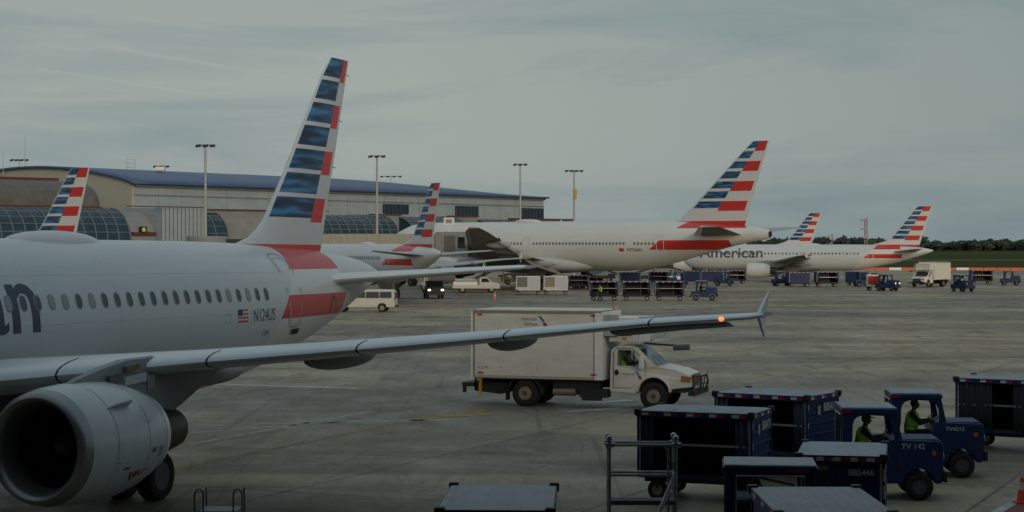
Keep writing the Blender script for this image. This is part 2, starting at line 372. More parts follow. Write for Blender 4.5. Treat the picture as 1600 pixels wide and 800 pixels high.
def blue_mat():
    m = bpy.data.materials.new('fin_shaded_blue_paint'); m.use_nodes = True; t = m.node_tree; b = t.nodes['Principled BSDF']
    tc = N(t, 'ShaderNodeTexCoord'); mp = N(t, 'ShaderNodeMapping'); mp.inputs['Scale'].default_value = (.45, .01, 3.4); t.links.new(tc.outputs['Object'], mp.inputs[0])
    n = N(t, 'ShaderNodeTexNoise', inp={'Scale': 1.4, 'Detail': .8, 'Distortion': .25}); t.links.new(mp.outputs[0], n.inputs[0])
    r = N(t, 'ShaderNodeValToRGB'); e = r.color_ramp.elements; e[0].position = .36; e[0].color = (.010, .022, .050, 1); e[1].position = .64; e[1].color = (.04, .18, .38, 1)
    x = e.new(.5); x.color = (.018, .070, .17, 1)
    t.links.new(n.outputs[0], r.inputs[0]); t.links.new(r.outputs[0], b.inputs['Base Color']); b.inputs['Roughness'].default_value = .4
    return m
M_tblue = blue_mat()

def fuselage_mat(name, c):       # c: upper band z0,z1,x1 ; lower band z0,z1,x1 ; slant s = a + k*(z - zr)
    m = bpy.data.materials.new(name); m.use_nodes = True; t = m.node_tree; b = t.nodes['Principled BSDF']
    tc = N(t, 'ShaderNodeTexCoord'); sp = N(t, 'ShaderNodeSeparateXYZ'); t.links.new(tc.outputs['Object'], sp.inputs[0])
    X, Z = Ex(t, sp.outputs[0]), Ex(t, sp.outputs[2])
    mp = N(t, 'ShaderNodeMapping'); mp.inputs['Scale'].default_value = (.22, 2, 2.2); t.links.new(tc.outputs['Object'], mp.inputs[0])
    n = N(t, 'ShaderNodeTexNoise', inp={'Scale': 1.5, 'Detail': 7, 'Roughness': .65}); t.links.new(mp.outputs[0], n.inputs[0])
    r = N(t, 'ShaderNodeValToRGB'); e = r.color_ramp.elements; e[0].position = .3; e[1].position = .7
    k = c['base']; e[0].color = (k[0] * .90, k[1] * .90, k[2] * .90, 1); e[1].color = (*k, 1); t.links.new(n.outputs[0], r.inputs[0]); base = r.outputs[0]
    # panel joints, belly soil
    pl = X.mod(c['panel']).lt(.018); base = mixc(t, pl * .30, base, (.18, .19, .19))
    hl = None
    for zl in c['laps']:
        q_ = Z.gt(zl) * Z.lt(zl + .014); hl = q_ if hl is None else hl.mx(q_)
    base = mixc(t, hl * .35, base, (.16, .17, .175))
    base = mixc(t, (Z.lt(c['soil'])) * .22, base, (.30, .30, .28))
    slant = (Z - c['zr']) * c['k'] + c['a']
    inx = X.op('GREATER_THAN', X, slant)
    up = inx * Z.gt(c['u0']) * X.lt(c['u1'])
    lo = inx * Z.gt(c['l0']) * Z.lt(c['l1']) * X.lt(c['lx'])
    wh = inx * X.lt(c['u1'])
    base = mixc(t, wh, base, (.64, .65, .65))
    base = mixc(t, up.mx(lo), base, (.52, .028, .024))
    t.links.new(base, b.inputs['Base Color']); b.inputs['Roughness'].default_value = .36; b.inputs['Coat Weight'].default_value = .2; b.inputs['Coat Roughness'].default_value = .2
    return m
FM320 = fuselage_mat('narrowbody_fuselage_paint', dict(laps=(2.75, 3.92, 5.02), base=(.56, .60, .625), panel=3.2, soil=2.3, zr=3.71, k=.95, a=27.45, u0=5.09, u1=32.75, l0=3.72, l1=4.37, lx=33.0))
FM777 = fuselage_mat('widebody_fuselage_paint', dict(laps=(3.4, 5.0, 7.1), base=(.66, .67, .65), panel=5.3, soil=3.1, zr=5.0, k=1.3, a=47.6, u0=7.85, u1=60.6, l0=5.15, l1=6.35, lx=58.6))

PROF320 = [(0,3.25,3.15,.05),(.4,3.75,2.65,.55),(1.2,4.35,2.2,1.0),(2.2,5.0,1.95,1.4),(3.4,5.5,1.8,1.72),(5,5.8,1.74,1.92),(6.5,5.87,1.73,1.975),(23.5,5.87,1.73,1.975),(26,5.86,1.83,1.94),(28,5.83,2.12,1.84),(30,5.76,2.55,1.62),(32,5.70,2.98,1.33),(34,5.56,3.58,.98),(35.5,5.43,4.05,.68),(36.7,5.22,4.45,.42),(37.5,5.02,4.78,.16)]
PROF777 = [(0,4.3,4.2,.05),(.6,5.2,3.5,.8),(2,6.5,2.9,1.7),(4,7.6,2.55,2.5),(6.5,8.6,2.42,2.95),(9,8.88,2.4,3.1),(42,8.88,2.4,3.1),(46,8.86,2.75,3.0),(50,8.76,3.5,2.65),(54,8.58,4.5,2.1),(58,8.32,5.5,1.4),(61,8.05,6.1,.85),(63.2,7.7,6.45,.5),(63.7,7.55,6.6,.42)]

def ring(prof, s, seg):
    t, b, hw = lerp_table(prof, s); zc, bb = (t + b) / 2, (t - b) / 2
    return [(s, hw * math.sin(2 * PI * j / seg), zc + bb * math.cos(2 * PI * j / seg)) for j in range(seg)]
def skin_pt(prof, s, z, off, side=-1):
    t, b, hw = lerp_table(prof, s); zc, bb = (t + b) / 2, (t - b) / 2
    k = max(-.995, min(.995, (z - zc) / bb)); y = hw * math.sqrt(1 - k * k)
    n = Vector((y / hw ** 2, (z - zc) / bb ** 2)).normalized()
    return (s, side * (y + n.x * off), z + n.y * off)
def foil(xs, chord, tc, s0, zc, camber=0):
    def yt(x): return 5 * tc * (.2969 * math.sqrt(x) - .126 * x - .3516 * x * x + .2843 * x ** 3 - .1036 * x ** 4) * chord
    def cm(x): return camber * chord * 4 * x * (1 - x)
    return [(s0 + x * chord, zc + cm(x) + yt(x)) for x in xs[::-1]] + [(s0 + x * chord, zc + cm(x) - yt(x)) for x in xs[1:-1]]
XS = [.5 * (1 - math.cos(PI * i / 15)) for i in range(16)]
def surface(name, secs, side, parent, slat=True, vertical=False, mats=None, sub=4):
    mb = MB(); rings = []
    dense = []
    for i in range(len(secs) - 1):
        for k in range(sub):
            dense.append(tuple(a + (b - a) * k / sub for a, b in zip(secs[i], secs[i + 1])))
    dense.append(secs[-1])
    for p, s0, ch, z, tcr in dense:
        rings.append([(a, side * p, b) for a, b in foil(XS, ch, tcr, s0, z, .012)])
    nn = len(rings[0])
    mb.loft(rings, 0, mif=lambda i, j: 1 if (slat and abs(j - 14.0) < 4.2) else 2 if (slat and j > 14) else 0)
    # joints across the skin, as thin dark bands a few millimetres proud
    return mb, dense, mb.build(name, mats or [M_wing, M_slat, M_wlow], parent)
def joint(secs_fn, p, wd, side, parent, xmax=.2):
    a = secs_fn(p); b = secs_fn(p + wd); rings = []
    for q in (a, b):
        pts = foil(XS, q[2], q[4], q[1], q[3], .012); c = (q[1] + q[2] * .12, q[3])
        rings.append([(c[0] + (u - c[0]) * 1.012, side * q[0], c[1] + (v - c[1]) * 1.03) for u, v in pts if u < q[1] + q[2] * xmax])
    mb = MB(); mb.loft(rings, 0, close=False, caps=False); return mb.build('slat_joint', M_gap, parent)
def sec_at(secs, p):
    for a, b in zip(secs, secs[1:]):
        if p <= b[0]:
            t = (p - a[0]) / (b[0] - a[0]); return tuple(u + (v - u) * t for u, v in zip(a, b))
    return secs[-1]

def tail_fin(name, LE, TE, ztop, pitch, slit, div, wz, rz_, zbot, parent, tcr=.10):
    lv = [ztop]
    for k in range(7):
        z = ztop - k * pitch; lv += [z - pitch * (1 - slit), z - pitch]
    zz = ztop - 7 * pitch
    z = zz
    while z - .25 > wz: z -= .25; lv.append(z)
    lv += [wz]
    z = wz
    while z - .12 > zbot: z -= .12; lv.append(z)
    lv.append(zbot)
    xs = [0, .008, .025, .055, .12, .22, .35, .5 * (.35 + div), div, .5 * (div + .93), .93, 1]
    rings = []; kinds = []
    for i, z in enumerate(lv):
        a = lerp_table(LE, z)[0]; b = lerp_table(TE, z)[0]
        rings.append([(u, v, z) for u, v in foil(xs, b - a, tcr * min(1, (b - a) and 5.5 / (b - a) + .15), a, 0)])
    n = len(xs)
    def mif(i, j):
        jj = (n - 2 - j) if j < n - 1 else j - (n - 1)          # chord cell 0 at the leading edge
        z = .5 * (lv[i] + lv[i + 1])
        if i >= 14: return 2 if z < wz else 1
        row, subr = divmod(i, 2)
        if jj <= (1 if slit < .2 else 2): return 1
        if jj < 8: return 0 if subr == 0 else 1
        if jj < 10: return 2 if row % 2 == 0 else 1
        return 3
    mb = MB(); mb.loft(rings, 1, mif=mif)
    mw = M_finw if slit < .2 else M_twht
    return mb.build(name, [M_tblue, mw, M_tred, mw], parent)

def engine(s0, p, z, L, Rm, side, parent, seg=40, fine=True):
    c = (s0, side * p, z); k = Rm / 1.2; q = L / 3.5
    mb = MB()
    prof = [(.55, .80), (.30, .83), (.12, .88), (.03, .93), (0, .985), (.03, 1.045), (.12, 1.09), (.30, 1.13), (.60, 1.165), (1.0, 1.19), (1.5, 1.2), (2.1, 1.18), (2.6, 1.10), (3.1, .97), (3.5, .84), (3.5, .80), (3.2, .80)]
    prof = [(a * q, r * k) for a, r in prof]
    mb.lathe(prof, c, seg=seg, mis=[0, 0, 0, 0, 0, 0, 0] + [1] * 9, caps=False)
    e = mb.build('engine', [M_lip, M_air] if fine else [M_twht, M_twht], parent)
    d = MB(); d.lathe([(.5 * q, .80 * k), (1.15 * q, .87 * k), (1.2 * q, .87 * k), (1.22 * q, .02)], c, seg=seg, caps=False); d.build('inlet_duct', M_duct, e)
    if fine:
        for t0 in (1.05, 2.2):
            r = lerp_table([(a, b) for a, b in prof[4:15]], t0 * q)[0] + .003
            d = MB(); rg = []
            for a in (t0 * q, t0 * q + .012): rg.append([(c[0] + a, c[1] + math.cos(2*PI*j/seg) * r, c[2] + math.sin(2*PI*j/seg) * r) for j in range(seg)])
            d.loft(rg, caps=False); d.build('cowl_joint', M_joint, e)
    if fine:
        d = MB(); rg = []
        for a in (3.22, 3.50): r = lerp_table([(p_[0], p_[1]) for p_ in prof[4:15]], a * q)[0] + .004; rg.append([(c[0] + a * q, c[1] + math.cos(2*PI*j/seg) * r, c[2] + math.sin(2*PI*j/seg) * r) for j in range(seg)])
        d.loft(rg, caps=False); d.build('nozzle_ring', M_slat, e)
        def on(a, dg, off=.004): r = lerp_table([(p_[0], p_[1]) for p_ in prof[4:15]], a * q)[0] + off; g = R(dg); return (c[0] + a * q, c[1] + side * math.cos(g) * r, c[2] + math.sin(g) * r)
        for a0, a1, g0, g1, mm, nm_ in ((1.06, 2.2, -16, -15.2, M_joint, 'cowl_joint'), (2.2, 3.2, 20, 20.8, M_joint, 'cowl_joint'), (1.35, 1.55, -24, -21, M_joint, 'latch'), (2.35, 2.55, -12, -7, M_joint, 'stencil'), (2.7, 2.95, -20, -8, M_pyl, 'vent_grille')):
            d = MB(); d.add([on(a0, g0), on(a1, g0), on(a1, g1), on(a0, g1)], [(0, 1, 2, 3)]); d.build(nm_, mm, e)
        d = MB(); d.add([on(1.0, 38), on(1.75, 38), on(1.65, 38, .22), on(1.25, 38, .12), on(1.0, 39.4), on(1.75, 39.4), on(1.65, 39.4, .22), on(1.25, 39.4, .12)], [(0, 1, 2, 3), (7, 6, 5, 4), (0, 4, 5, 1), (1, 5, 6, 2), (2, 6, 7, 3), (3, 7, 4, 0)]); d.build('strake', M_air, e)
    f = MB()
    nb = 30 if fine else 16
    for i in range(nb):
        a = 2 * PI * i / nb; da = .11
        pts = []
        for rr, tw in ((.22, .10), (.55, .06), (.85, .02)):
            for sgn in (-1, 1):
                an = a + sgn * da * (.22 / rr + .35) * .7
                pts.append((c[0] + (1.02 + sgn * tw) * q, c[1] + math.cos(an) * rr * k, c[2] + math.sin(an) * rr * k))
        f.add(pts, [(0, 1, 3, 2), (2, 3, 5, 4)])
    f.build('fan', M_fan, e)
    h = MB(); h.lathe([(.68 * q, .01), (.74 * q, .08 * k), (.85 * q, .16 * k), (1.0 * q, .24 * k), (1.1 * q, .26 * k)], c, seg=20); h.build('spinner', mat('spinner_grey', (.12, .12, .125), .4), e)
    x = MB(); x.lathe([(3.0 * q, .64 * k), (3.5 * q, .60 * k), (4.2 * q, .53 * k), (4.9 * q, .41 * k), (4.9 * q, .38 * k), (4.5 * q, .38 * k)], c, seg=28, caps=False)
    x.build('exhaust_nozzle', M_exh, e)
    x = MB(); x.lathe([(4.4 * q, .30 * k), (4.9 * q, .22 * k), (5.3 * q, .03 * k)], c, seg=20); x.build('exhaust_cone', M_exh, e)
    return e
def wheel_mb(c, r, wd, seg=24, axis='y', rim=.55):
    mb = MB(); h = wd / 2
    prof = [(-h * .92, r * rim), (-h, r * .72), (-h * .9, r * .90), (-h * .55, r), (h * .55, r), (h * .9, r * .90), (h, r * .72), (h * .92, r * rim)]
    mb.lathe(prof, c, axis, seg, 0, caps=False)
    mb.lathe([(-h * .80, .02), (-h * .78, r * rim * .35), (-h * .55, r * rim * .6), (-h * .86, r * rim * .98), (-h * .9, r * rim)], c, axis, seg, 1)
    mb.lathe([(h * .9, r * rim), (h * .86, r * rim * .98), (h * .55, r * rim * .6), (h * .78, r * rim * .35), (h * .80, .02)], c, axis, seg, 1)
    return mb
def gear(s, p, ztop, r, parent, pair=.43, side=-1, bogie=(0,), door=None):
    mb = MB(); y = side * p
    mb.tube([(s, y, r), (s, y, ztop)], [.11, .16], 12); mb.tube([(s, y, r + .25), (s + 1.1, y, ztop - .1)], .05, 8); mb.tube([(s, y, ztop - .9), (s, y - side * 1.3, ztop)], .06, 8)
    mb.tube([(s, y - pair - .1, r), (s, y + pair + .1, r)], .09, 10)
    if len(bogie) > 1: mb.tube([(s + min(bogie), y, r), (s + max(bogie), y, r)], .12, 8)
    g = mb.build('landing_gear', M_galv, parent)
    for b in bogie:
        for q in (-pair, pair): wheel_mb((s + b, y + q, r), r, .42).build('wheel', [M_rubber, M_rimd], g)
    if door:
        d = MB(); d.prism(door, y + side * .22, y + side * .27); d.build('gear_door', M_belly, g)
    return g
def winglet(p, s0, z, side, parent, kk=1):
    mb = MB(); y = side * p; th = .04
    up = [(s0, z), (s0 + .60, z + .50), (s0 + .67, z + .50), (s0 + .62, z), (s0 + .50, z - .50), (s0 + .43, z - .50)]
    n = len(up); can = [0, .10, .10, 0, .04, .04]
    vs = [(a, y + side * (can[i] * kk - th * (1 if i in (0, 3) else .4)), b) for i, (a, b) in enumerate(up)] + [(a, y + side * (can[i] * kk + th * (1 if i in (0, 3) else .4)), b) for i, (a, b) in enumerate(up)]
    fs = [(0, 1, 2, 3), (0, 3, 4, 5), (6, 9, 8, 7), (6, 11, 10, 9)] + [(i, i + 6, (i + 1) % 6 + 6, (i + 1) % 6) for i in range(6)]
    mb.add(vs, fs); return mb.build('wingtip_fence', M_slat, parent)
def oval(prof, s, z, w_, h_, off, side=-1, n=16, k=2.6):
    out = []
    for i in range(n):
        t = 2 * PI * i / n; cx, cz = math.cos(t), math.sin(t)
        out.append(skin_pt(prof, s + w_ / 2 * math.copysign(abs(cx) ** (2 / k), cx), z + h_ / 2 * math.copysign(abs(cz) ** (2 / k), cz), off, side))
    return out
def cabin_window(prof, s, z, parent, w_=.215, h_=.315, off=.005, shade=False, far=False):
    n = 10 if far else 18
    g = .05 if not far else .07
    a = MB(); o1 = oval(prof, s, z, w_ + g, h_ + g, off, n=n); o2 = oval(prof, s, z, w_, h_, off + .006, n=n)
    a.add(o1 + o2, [(i, (i + 1) % n, (i + 1) % n + n, i + n) for i in range(n)])
    wi = a.build('window', M_wframe, parent)
    o3 = oval(prof, s, z, w_, h_, off + .003, n=n); o4 = oval(prof, s, z, w_ * .5, h_ * .5, off + .003, n=n); k_ = 2 * n
    b = MB(); b.add(o3 + o4 + [skin_pt(prof, s, z, off + .003)], [(i, (i + 1) % n, (i + 1) % n + n, i + n) for i in range(n)] + [(i + n, (i + 1) % n + n, k_) for i in range(n)]); 
    b.build('window_pane', M_wshade if shade else M_wpane, wi); return wi
def outline(prof, s0, s1, z0, z1, lw, parent, name='door', m=None, off=.004, rnd=.25):
    n = 28; mb = MB(); A = []; B = []
    for i in range(n):
        t = 2 * PI * i / n; cx, cz = math.cos(t), math.sin(t); k = 5
        ux, uz = math.copysign(abs(cx) ** (2 / k), cx), math.copysign(abs(cz) ** (2 / k), cz)
        A.append(skin_pt(prof, (s0 + s1) / 2 + (s1 - s0) / 2 * ux, (z0 + z1) / 2 + (z1 - z0) / 2 * uz, off))
        B.append(skin_pt(prof, (s0 + s1) / 2 + ((s1 - s0) / 2 - lw) * ux, (z0 + z1) / 2 + ((z1 - z0) / 2 - lw) * uz, off))
    mb.add(A + B, [(i, (i + 1) % n, (i + 1) % n + n, i + n) for i in range(n)]); return mb.build(name, m or M_dline, parent)
def drape_text(prof, s, str_, s0, z0, width, height, parent, m, off=.006, slant=0, bold=0.0):
    vs, fs = text_mesh(str_, 1, bold); x0, x1 = min(a for a, b in vs), max(a for a, b in vs); y0, y1 = min(b for a, b in vs), max(b for a, b in vs)
    pts = []
    for a, b in vs:
        u = (a - x0) / (x1 - x0) * width; v = (b - y0) / (y1 - y0) * height
        pts.append(skin_pt(prof, s0 + u + slant * v, z0 + v, off))
    mb = MB(); mb.add(pts, fs); return mb.build('lettering', m, parent)

def narrowbody(name, label, detail):
    t = thing(name, label, 'airliner'); P = PROF320
    ss = sorted(set([0, .1, .25, .4, .7, 1, 1.4, 1.8, 2.2, 2.8, 3.4, 4.2, 5, 5.8, 6.5] + [6.5 + .85 * i for i in range(1, 21)] + [23.5 + .5 * i for i in range(0, 28)] + [37.2, 37.5]))
    mb = MB(); mb.loft([ring(P, s, 96 if detail else 40) for s in ss]); mb.build('fuselage', FM320, t)
    # tail cone exhaust
    x = MB(); x.lathe([(37.5, .10), (37.54, .12), (37.56, .09), (37.3, .08)], (0, 0, 4.9), seg=16); x.build('exhaust_outlet', M_exh, t)
    # belly fairing
    mb = MB(); rg = []
    for i in range(17):
        u = i / 16; s = 10.8 + 10.6 * u; f = math.sin(PI * min(1, max(0, .04 + .92 * u))) ** .45
        rg.append([(s, 2.02 * f * math.copysign(abs(math.sin(a)) ** .75, math.sin(a)), 2.25 + (.80 if math.cos(a) > 0 else .86) * f * math.copysign(abs(math.cos(a)) ** .75, math.cos(a))) for a in [2 * PI * j / 40 for j in range(40)]])
    mb.loft(rg); mb.build('belly_fairing', M_belly, t)
    secs = [(1.2, 11.75, 6.75, 2.62, .145), (2.6, 12.55, 5.75, 2.86, .135), (6.4, 14.55, 3.9, 3.27, .112), (10, 16.42, 3.1, 3.61, .105), (12, 17.46, 2.65, 3.81, .10), (15, 19.02, 1.98, 4.13, .095), (16.2, 19.65, 1.72, 4.22, .095), (17.0, 20.15, 1.5, 4.28, .095), (17.25, 20.5, 1.15, 4.32, .09)]
    for side in (-1, 1):
        _, dense, wg = surface('wing', secs, side, t)
        if detail and side == -1:
            for p in (4.15, 6.85, 9.6, 12.35, 15.1): joint(lambda q: sec_at(secs, q), p, .035, side, wg)
        for p, fs, fl, fz, fr in ((4.7, 17.0, 3.2, 2.78, .27), (8.25, 16.55, 3.5, 3.28, .27), (11.9, 18.0, 2.95, 3.70, .24)):
            mb = MB(); mb.ell((fs + fl / 2, side * p, fz), (fl / 2, fr * .85, fr), 20); mb.build('flap_fairing', M_pyl, wg)
        winglet(17.16, 20.45, 4.33, side, wg)
        # ailerons and flaps as a second, slightly drooped panel behind the rear spar
        mb = MB(); rg = []
        for p in (2.4, 6.4, 9.5, 13.2):
            q = sec_at(secs, p); sx = q[1] + q[2] * .93; rg.append([(a, side * p, b) for a, b in foil([0, .02, .1, .3, .6, 1], q[2] * .20, .13, sx, q[3] - .04 - q[2] * .005)])
        mb.loft(rg); mb.build('flap', M_wing, wg)
        if detail:
            mb = MB(); rg = []
            for p in (13.95, 15.2, 16.35):
                q = sec_at(secs, p); sx = q[1] + q[2] * .70; rg.append([(a, side * p, b - (a - sx) * .16) for a, b in foil([0, .02, .1, .3, .6, 1], q[2] * .42, .10, sx, q[3] - .10)])
            mb.loft(rg); mb.build('aileron', M_wlow, wg)
        if side == -1 or detail:
            mb = MB(); q = sec_at(secs, 16.5); mb.ell((q[1] + .04, side * 16.5, q[3]), (.07, .07, .05), 12); mb.build('navigation_light', M_navr if side == -1 else mat('green_lamp_lens', (.02, .3, .1), .2), wg)
        if detail and side == -1:
            mb = MB(); q = sec_at(secs, 16.8); mb.ell((q[1] + .07, side * 16.8, q[3]), (.045, .03, .03), 10); mb.build('strobe_light', M_navr, wg)
        # engine on its pylon
        e = engine(10.62, 5.62, 1.84, 3.5, 1.19, side, t, 48 if detail else 24, detail)
        pl = MB(); rg = []
        top = [(11.25, 2.92), (11.9, 3.10), (12.7, 3.27), (13.6, 3.40), (14.7, 3.42), (16.6, 3.20), (17.4, 3.05)]
        bot = [(11.25, 2.80), (11.9, 2.60), (12.7, 2.6), (13.6, 2.4), (14.7, 2.1), (15.6, 2.35), (17.4, 2.95)]
        for (a, zt), (b, zb), hw in zip(top, bot, (.03, .13, .19, .22, .23, .2, .04)):
            y = side * 5.62; rg.append([(b, y - hw, zb), (b, y + hw, zb), (.5 * (a + b), y + hw * 1.05, .5 * (zt + zb)), (a, y + hw * .6, zt - .02), (a, y, zt), (a, y - hw * .6, zt - .02), (.5 * (a + b), y - hw * 1.05, .5 * (zt + zb))])
        pl.loft(rg); pe = pl.build('engine_pylon', M_pyl, t)
        if detail and side == -1:
            for a0, a1, z0, z1, mm in ((13.35, 13.85, 3.15, 3.27, mat('heat_stained_tan', (.20, .14, .08), .6)), (12.75, 13.2, 2.95, 3.12, M_joint), (14.15, 14.4, 2.75, 3.0, mat('pale_cap', (.28, .29, .29), .5)), (13.3, 14.1, 2.88, 3.05, M_air)):
                d = MB(); d.prism([(a0, z0), (a1, z0 + .05), (a1, z1 + .05), (a0, z1)], -5.62 - .262, -5.62 - .20); d.build('pylon_panel', mm, pe)
        gear(17.12, 3.8, 2.8, .575, t, side=side, door=[(16.2, 1.2), (17.9, 1.2), (18.25, 2.0), (18.6, 3.0), (15.6, 3.0), (15.8, 1.9)])
    gear(5.1, 0, 2.2, .38, t, pair=.25)
    # tail
    LE = [(5.2, 27.6), (5.70, 27.75), (5.85, 28.3), (6.0, 28.9), (6.22, 29.36), (6.6, 29.85), (7.18, 30.33), (7.68, 30.8), (9.4, 32.14), (10.45, 32.98), (11.55, 33.83), (11.76, 34.12)]
    TE = [(5.2, 33.4), (5.7, 33.55), (11.76, 35.42)]
    if not detail:
        LE = [(a, b + (1.15 if a > 6.5 else 1.15 * max(0, (a - 5.7) / .8))) for a, b in LE]; TE = [(a, b + 1.95) for a, b in TE]
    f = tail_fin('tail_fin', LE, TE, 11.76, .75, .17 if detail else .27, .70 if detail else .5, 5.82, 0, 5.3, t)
    if detail:
        for z in (6.9, 8.3, 9.8, 11.3):
            b = lerp_table(TE, z)[0]; mb = MB(); mb.tube([(b - .05, 0, z), (b + .16, 0, z - .02)], .012, 6); mb.build('static_wick', M_black, f)
    hs = [(.55, 31.35, 3.7, 4.70, .11), (1.1, 31.75, 3.45, 4.75, .105), (6.0, 34.75, 1.55, 5.15, .10), (6.25, 35.1, 1.2, 5.17, .09)]
    for side in (-1, 1): surface('tailplane', hs, side, t)
    # satcom radome
    mb = MB(); rg = []
    for i in range(15):
        u = i / 14; s = 17.55 + 3.3 * u; fz = math.sin(PI * (.02 + .96 * u)) ** .28; rg.append([(s, .62 * fz * math.cos(a), 5.72 + (.36 if math.sin(a) > 0 else .1) * fz * math.sin(a)) for a in [2 * PI * j / 28 for j in range(28)]])
    mb.loft(rg); mb.build('radome', M_twht, t)
    mb = MB(); mb.prism([(9.0, 5.8), (9.5, 6.25), (9.7, 6.25), (9.6, 5.8)], -.02, .02); mb.build('blade_antenna', M_twht, t)
    rnd = random.Random(4)
    shades = {0, 3, 4, 6, 18, 20}
    zw = 4.43
    for n in range(-18, 23):
        s = 14.9 + .533 * n
        if s < 6.2: continue
        if n < 0 and not detail and n % 1: continue
        cabin_window(P, s, zw, t, off=.006 if detail else .02, shade=(n in shades), far=not detail)
    lw = .035 if detail else .08; off = .014 if detail else .02
    outline(P, 28.05, 28.92, 3.55, 5.45, lw, t, off=off); outline(P, 5.0, 5.85, 3.3, 5.2, lw, t, off=off)
    if detail:
        outline(P, 14.02, 14.62, 3.7, 4.95, .03, t, 'emergency_exit'); outline(P, 13.1, 13.7, 3.7, 4.95, .03, t, 'emergency_exit')
        outline(P, 27.95, 29.02, 3.46, 5.54, .022, t, 'door_seal', M_wframe, off=.012)
        mb = MB(); q = [skin_pt(P, a, b, .05) for a, b in ((28.35, 3.27), (28.95, 3.27), (28.95, 3.42), (28.35, 3.42))]; mb.add(q, [(0, 1, 2, 3)]); mb.build('door_sill', M_gap, t)
        # registration, flag, small marks
        drape_text(P, 0, 'N124US', 25.75, 3.70, 1.30, .34, t, mat('registration_grey', (.05, .06, .07), .5))
        drape_text(P, 0, '124', 26.35, 3.30, .40, .14, t, mat('registration_grey', (.05, .06, .07), .5))
        fl = MB()
        for k in range(7):
            z0 = 3.70 + .345 * k / 7; z1 = 3.70 + .345 * (k + 1) / 7
            fl.add([skin_pt(P, a, b, .006) for a, b in ((24.85, z0), (25.42, z0), (25.42, z1), (24.85, z1))], [(0, 1, 2, 3)], 0 if k % 2 == 0 else 1)
        fl.add([skin_pt(P, a, b, .009) for a, b in ((24.85, 3.88), (25.10, 3.88), (25.10, 4.045), (24.85, 4.045))], [(0, 1, 2, 3)], 2)
        fl.build('flag', [M_tred, M_twht, M_flagb], t)
        outline(P, 24.2, 24.45, 3.70, 3.95, .015, t, 'access_panel', M_wframe)
        # oil cooler style outlet roundel on the red band
        mb = MB(); n = 20; mb.add([skin_pt(P, 31.85 + .27 * math.cos(2*PI*i/n), 4.02 + .27 * math.sin(2*PI*i/n), .01) for i in range(n)], [list(range(n))]); mb.build('round_hatch', M_belly, t)
        ey = -(5.62 + 1.19)
        mb = MB(); pts = [(1.7, -.62), (1.75, -.5), (1.62, -.48), (1.78, -.7), (1.86, -.5), (1.9, -.62), (1.96, -.48), (2.02, -.6), (2.1, -.52), (2.3, -.47)]
        def onc(a, b):
            r = 1.185; ang = b / r * 1.05; return (10.62 + a, -(5.62 + math.cos(ang) * r * (1.0 if a < 1.9 else .99)), 1.84 + math.sin(ang) * r)
        mb.tube([onc(a, b - .05) for a, b in pts], .018, 5); mb.build('red_script', M_tred, t)
    drape_text(P, 0, 'American', 6.25 if detail else 2.7, 3.76, 9.71, 1.62, t, M_title, off=.006 if detail else .02, bold=.012)
    return t

near = narrowbody('airliner', 'nearest silver airliner, cut by the left edge, its wing reaching across the photo', True)
q = dict(yaw=.36720, pit=.00590989, rol=-.00597264, X0=-12.7411, Z0=41.4958)
a = Vector((math.sin(q['yaw']) * math.cos(q['pit']), math.cos(q['yaw']) * math.cos(q['pit']), -math.sin(q['pit'])))
pp = Vector((math.cos(q['yaw']), -math.sin(q['yaw']), 0)); up = pp.cross(a)
if up.z < 0: up = -up
pp2 = pp * math.cos(q['rol']) + up * math.sin(q['rol']); up2 = up * math.cos(q['rol']) - pp * math.sin(q['rol'])
Mx = Matrix((a, -pp2, up2)).transposed().to_4x4(); o0 = Vector((q['X0'], q['Z0'], 0)) - a * 14.9
near.location = o0; near.rotation_euler = Mx.to_euler()

GA = 'other airliners parked at the gates'
far = narrowbody('airliner', 'silver narrow airliner parked broadside at right, its striped tail over the airfield grass', False)
far['group'] = GA
def place_tail(o, px, Y, theta, L, sx=1):        # tail end at picture column px, nose pointing theta degrees left of straight ahead
    th = R(theta); aft = Vector((math.sin(th), -math.cos(th), 0)); T = Vector(((px - 800) / F * Y, Y, 0))
    o.location = T - aft * L * sx; o.rotation_euler = (0, 0, th - PI / 2); o.scale = (sx, 1, 1)
place_tail(far, 1458, 290, 74, 37.5, 1.04)
for px, Y, th, lb in ((1284, 351, 72, 'airliner standing behind the right-hand one, only its small striped tail showing'),
                      (142, 146, 53, 'airliner hidden behind the nearest one, only its striped tail showing over the white radome'),
                      (689, 181, 27, 'airliner seen from its tail cone between the nearest tail fin and the widebody')):
    c = dup(far, (0, 0, 0), 0, lb); place_tail(c, px, Y, th, 37.5)

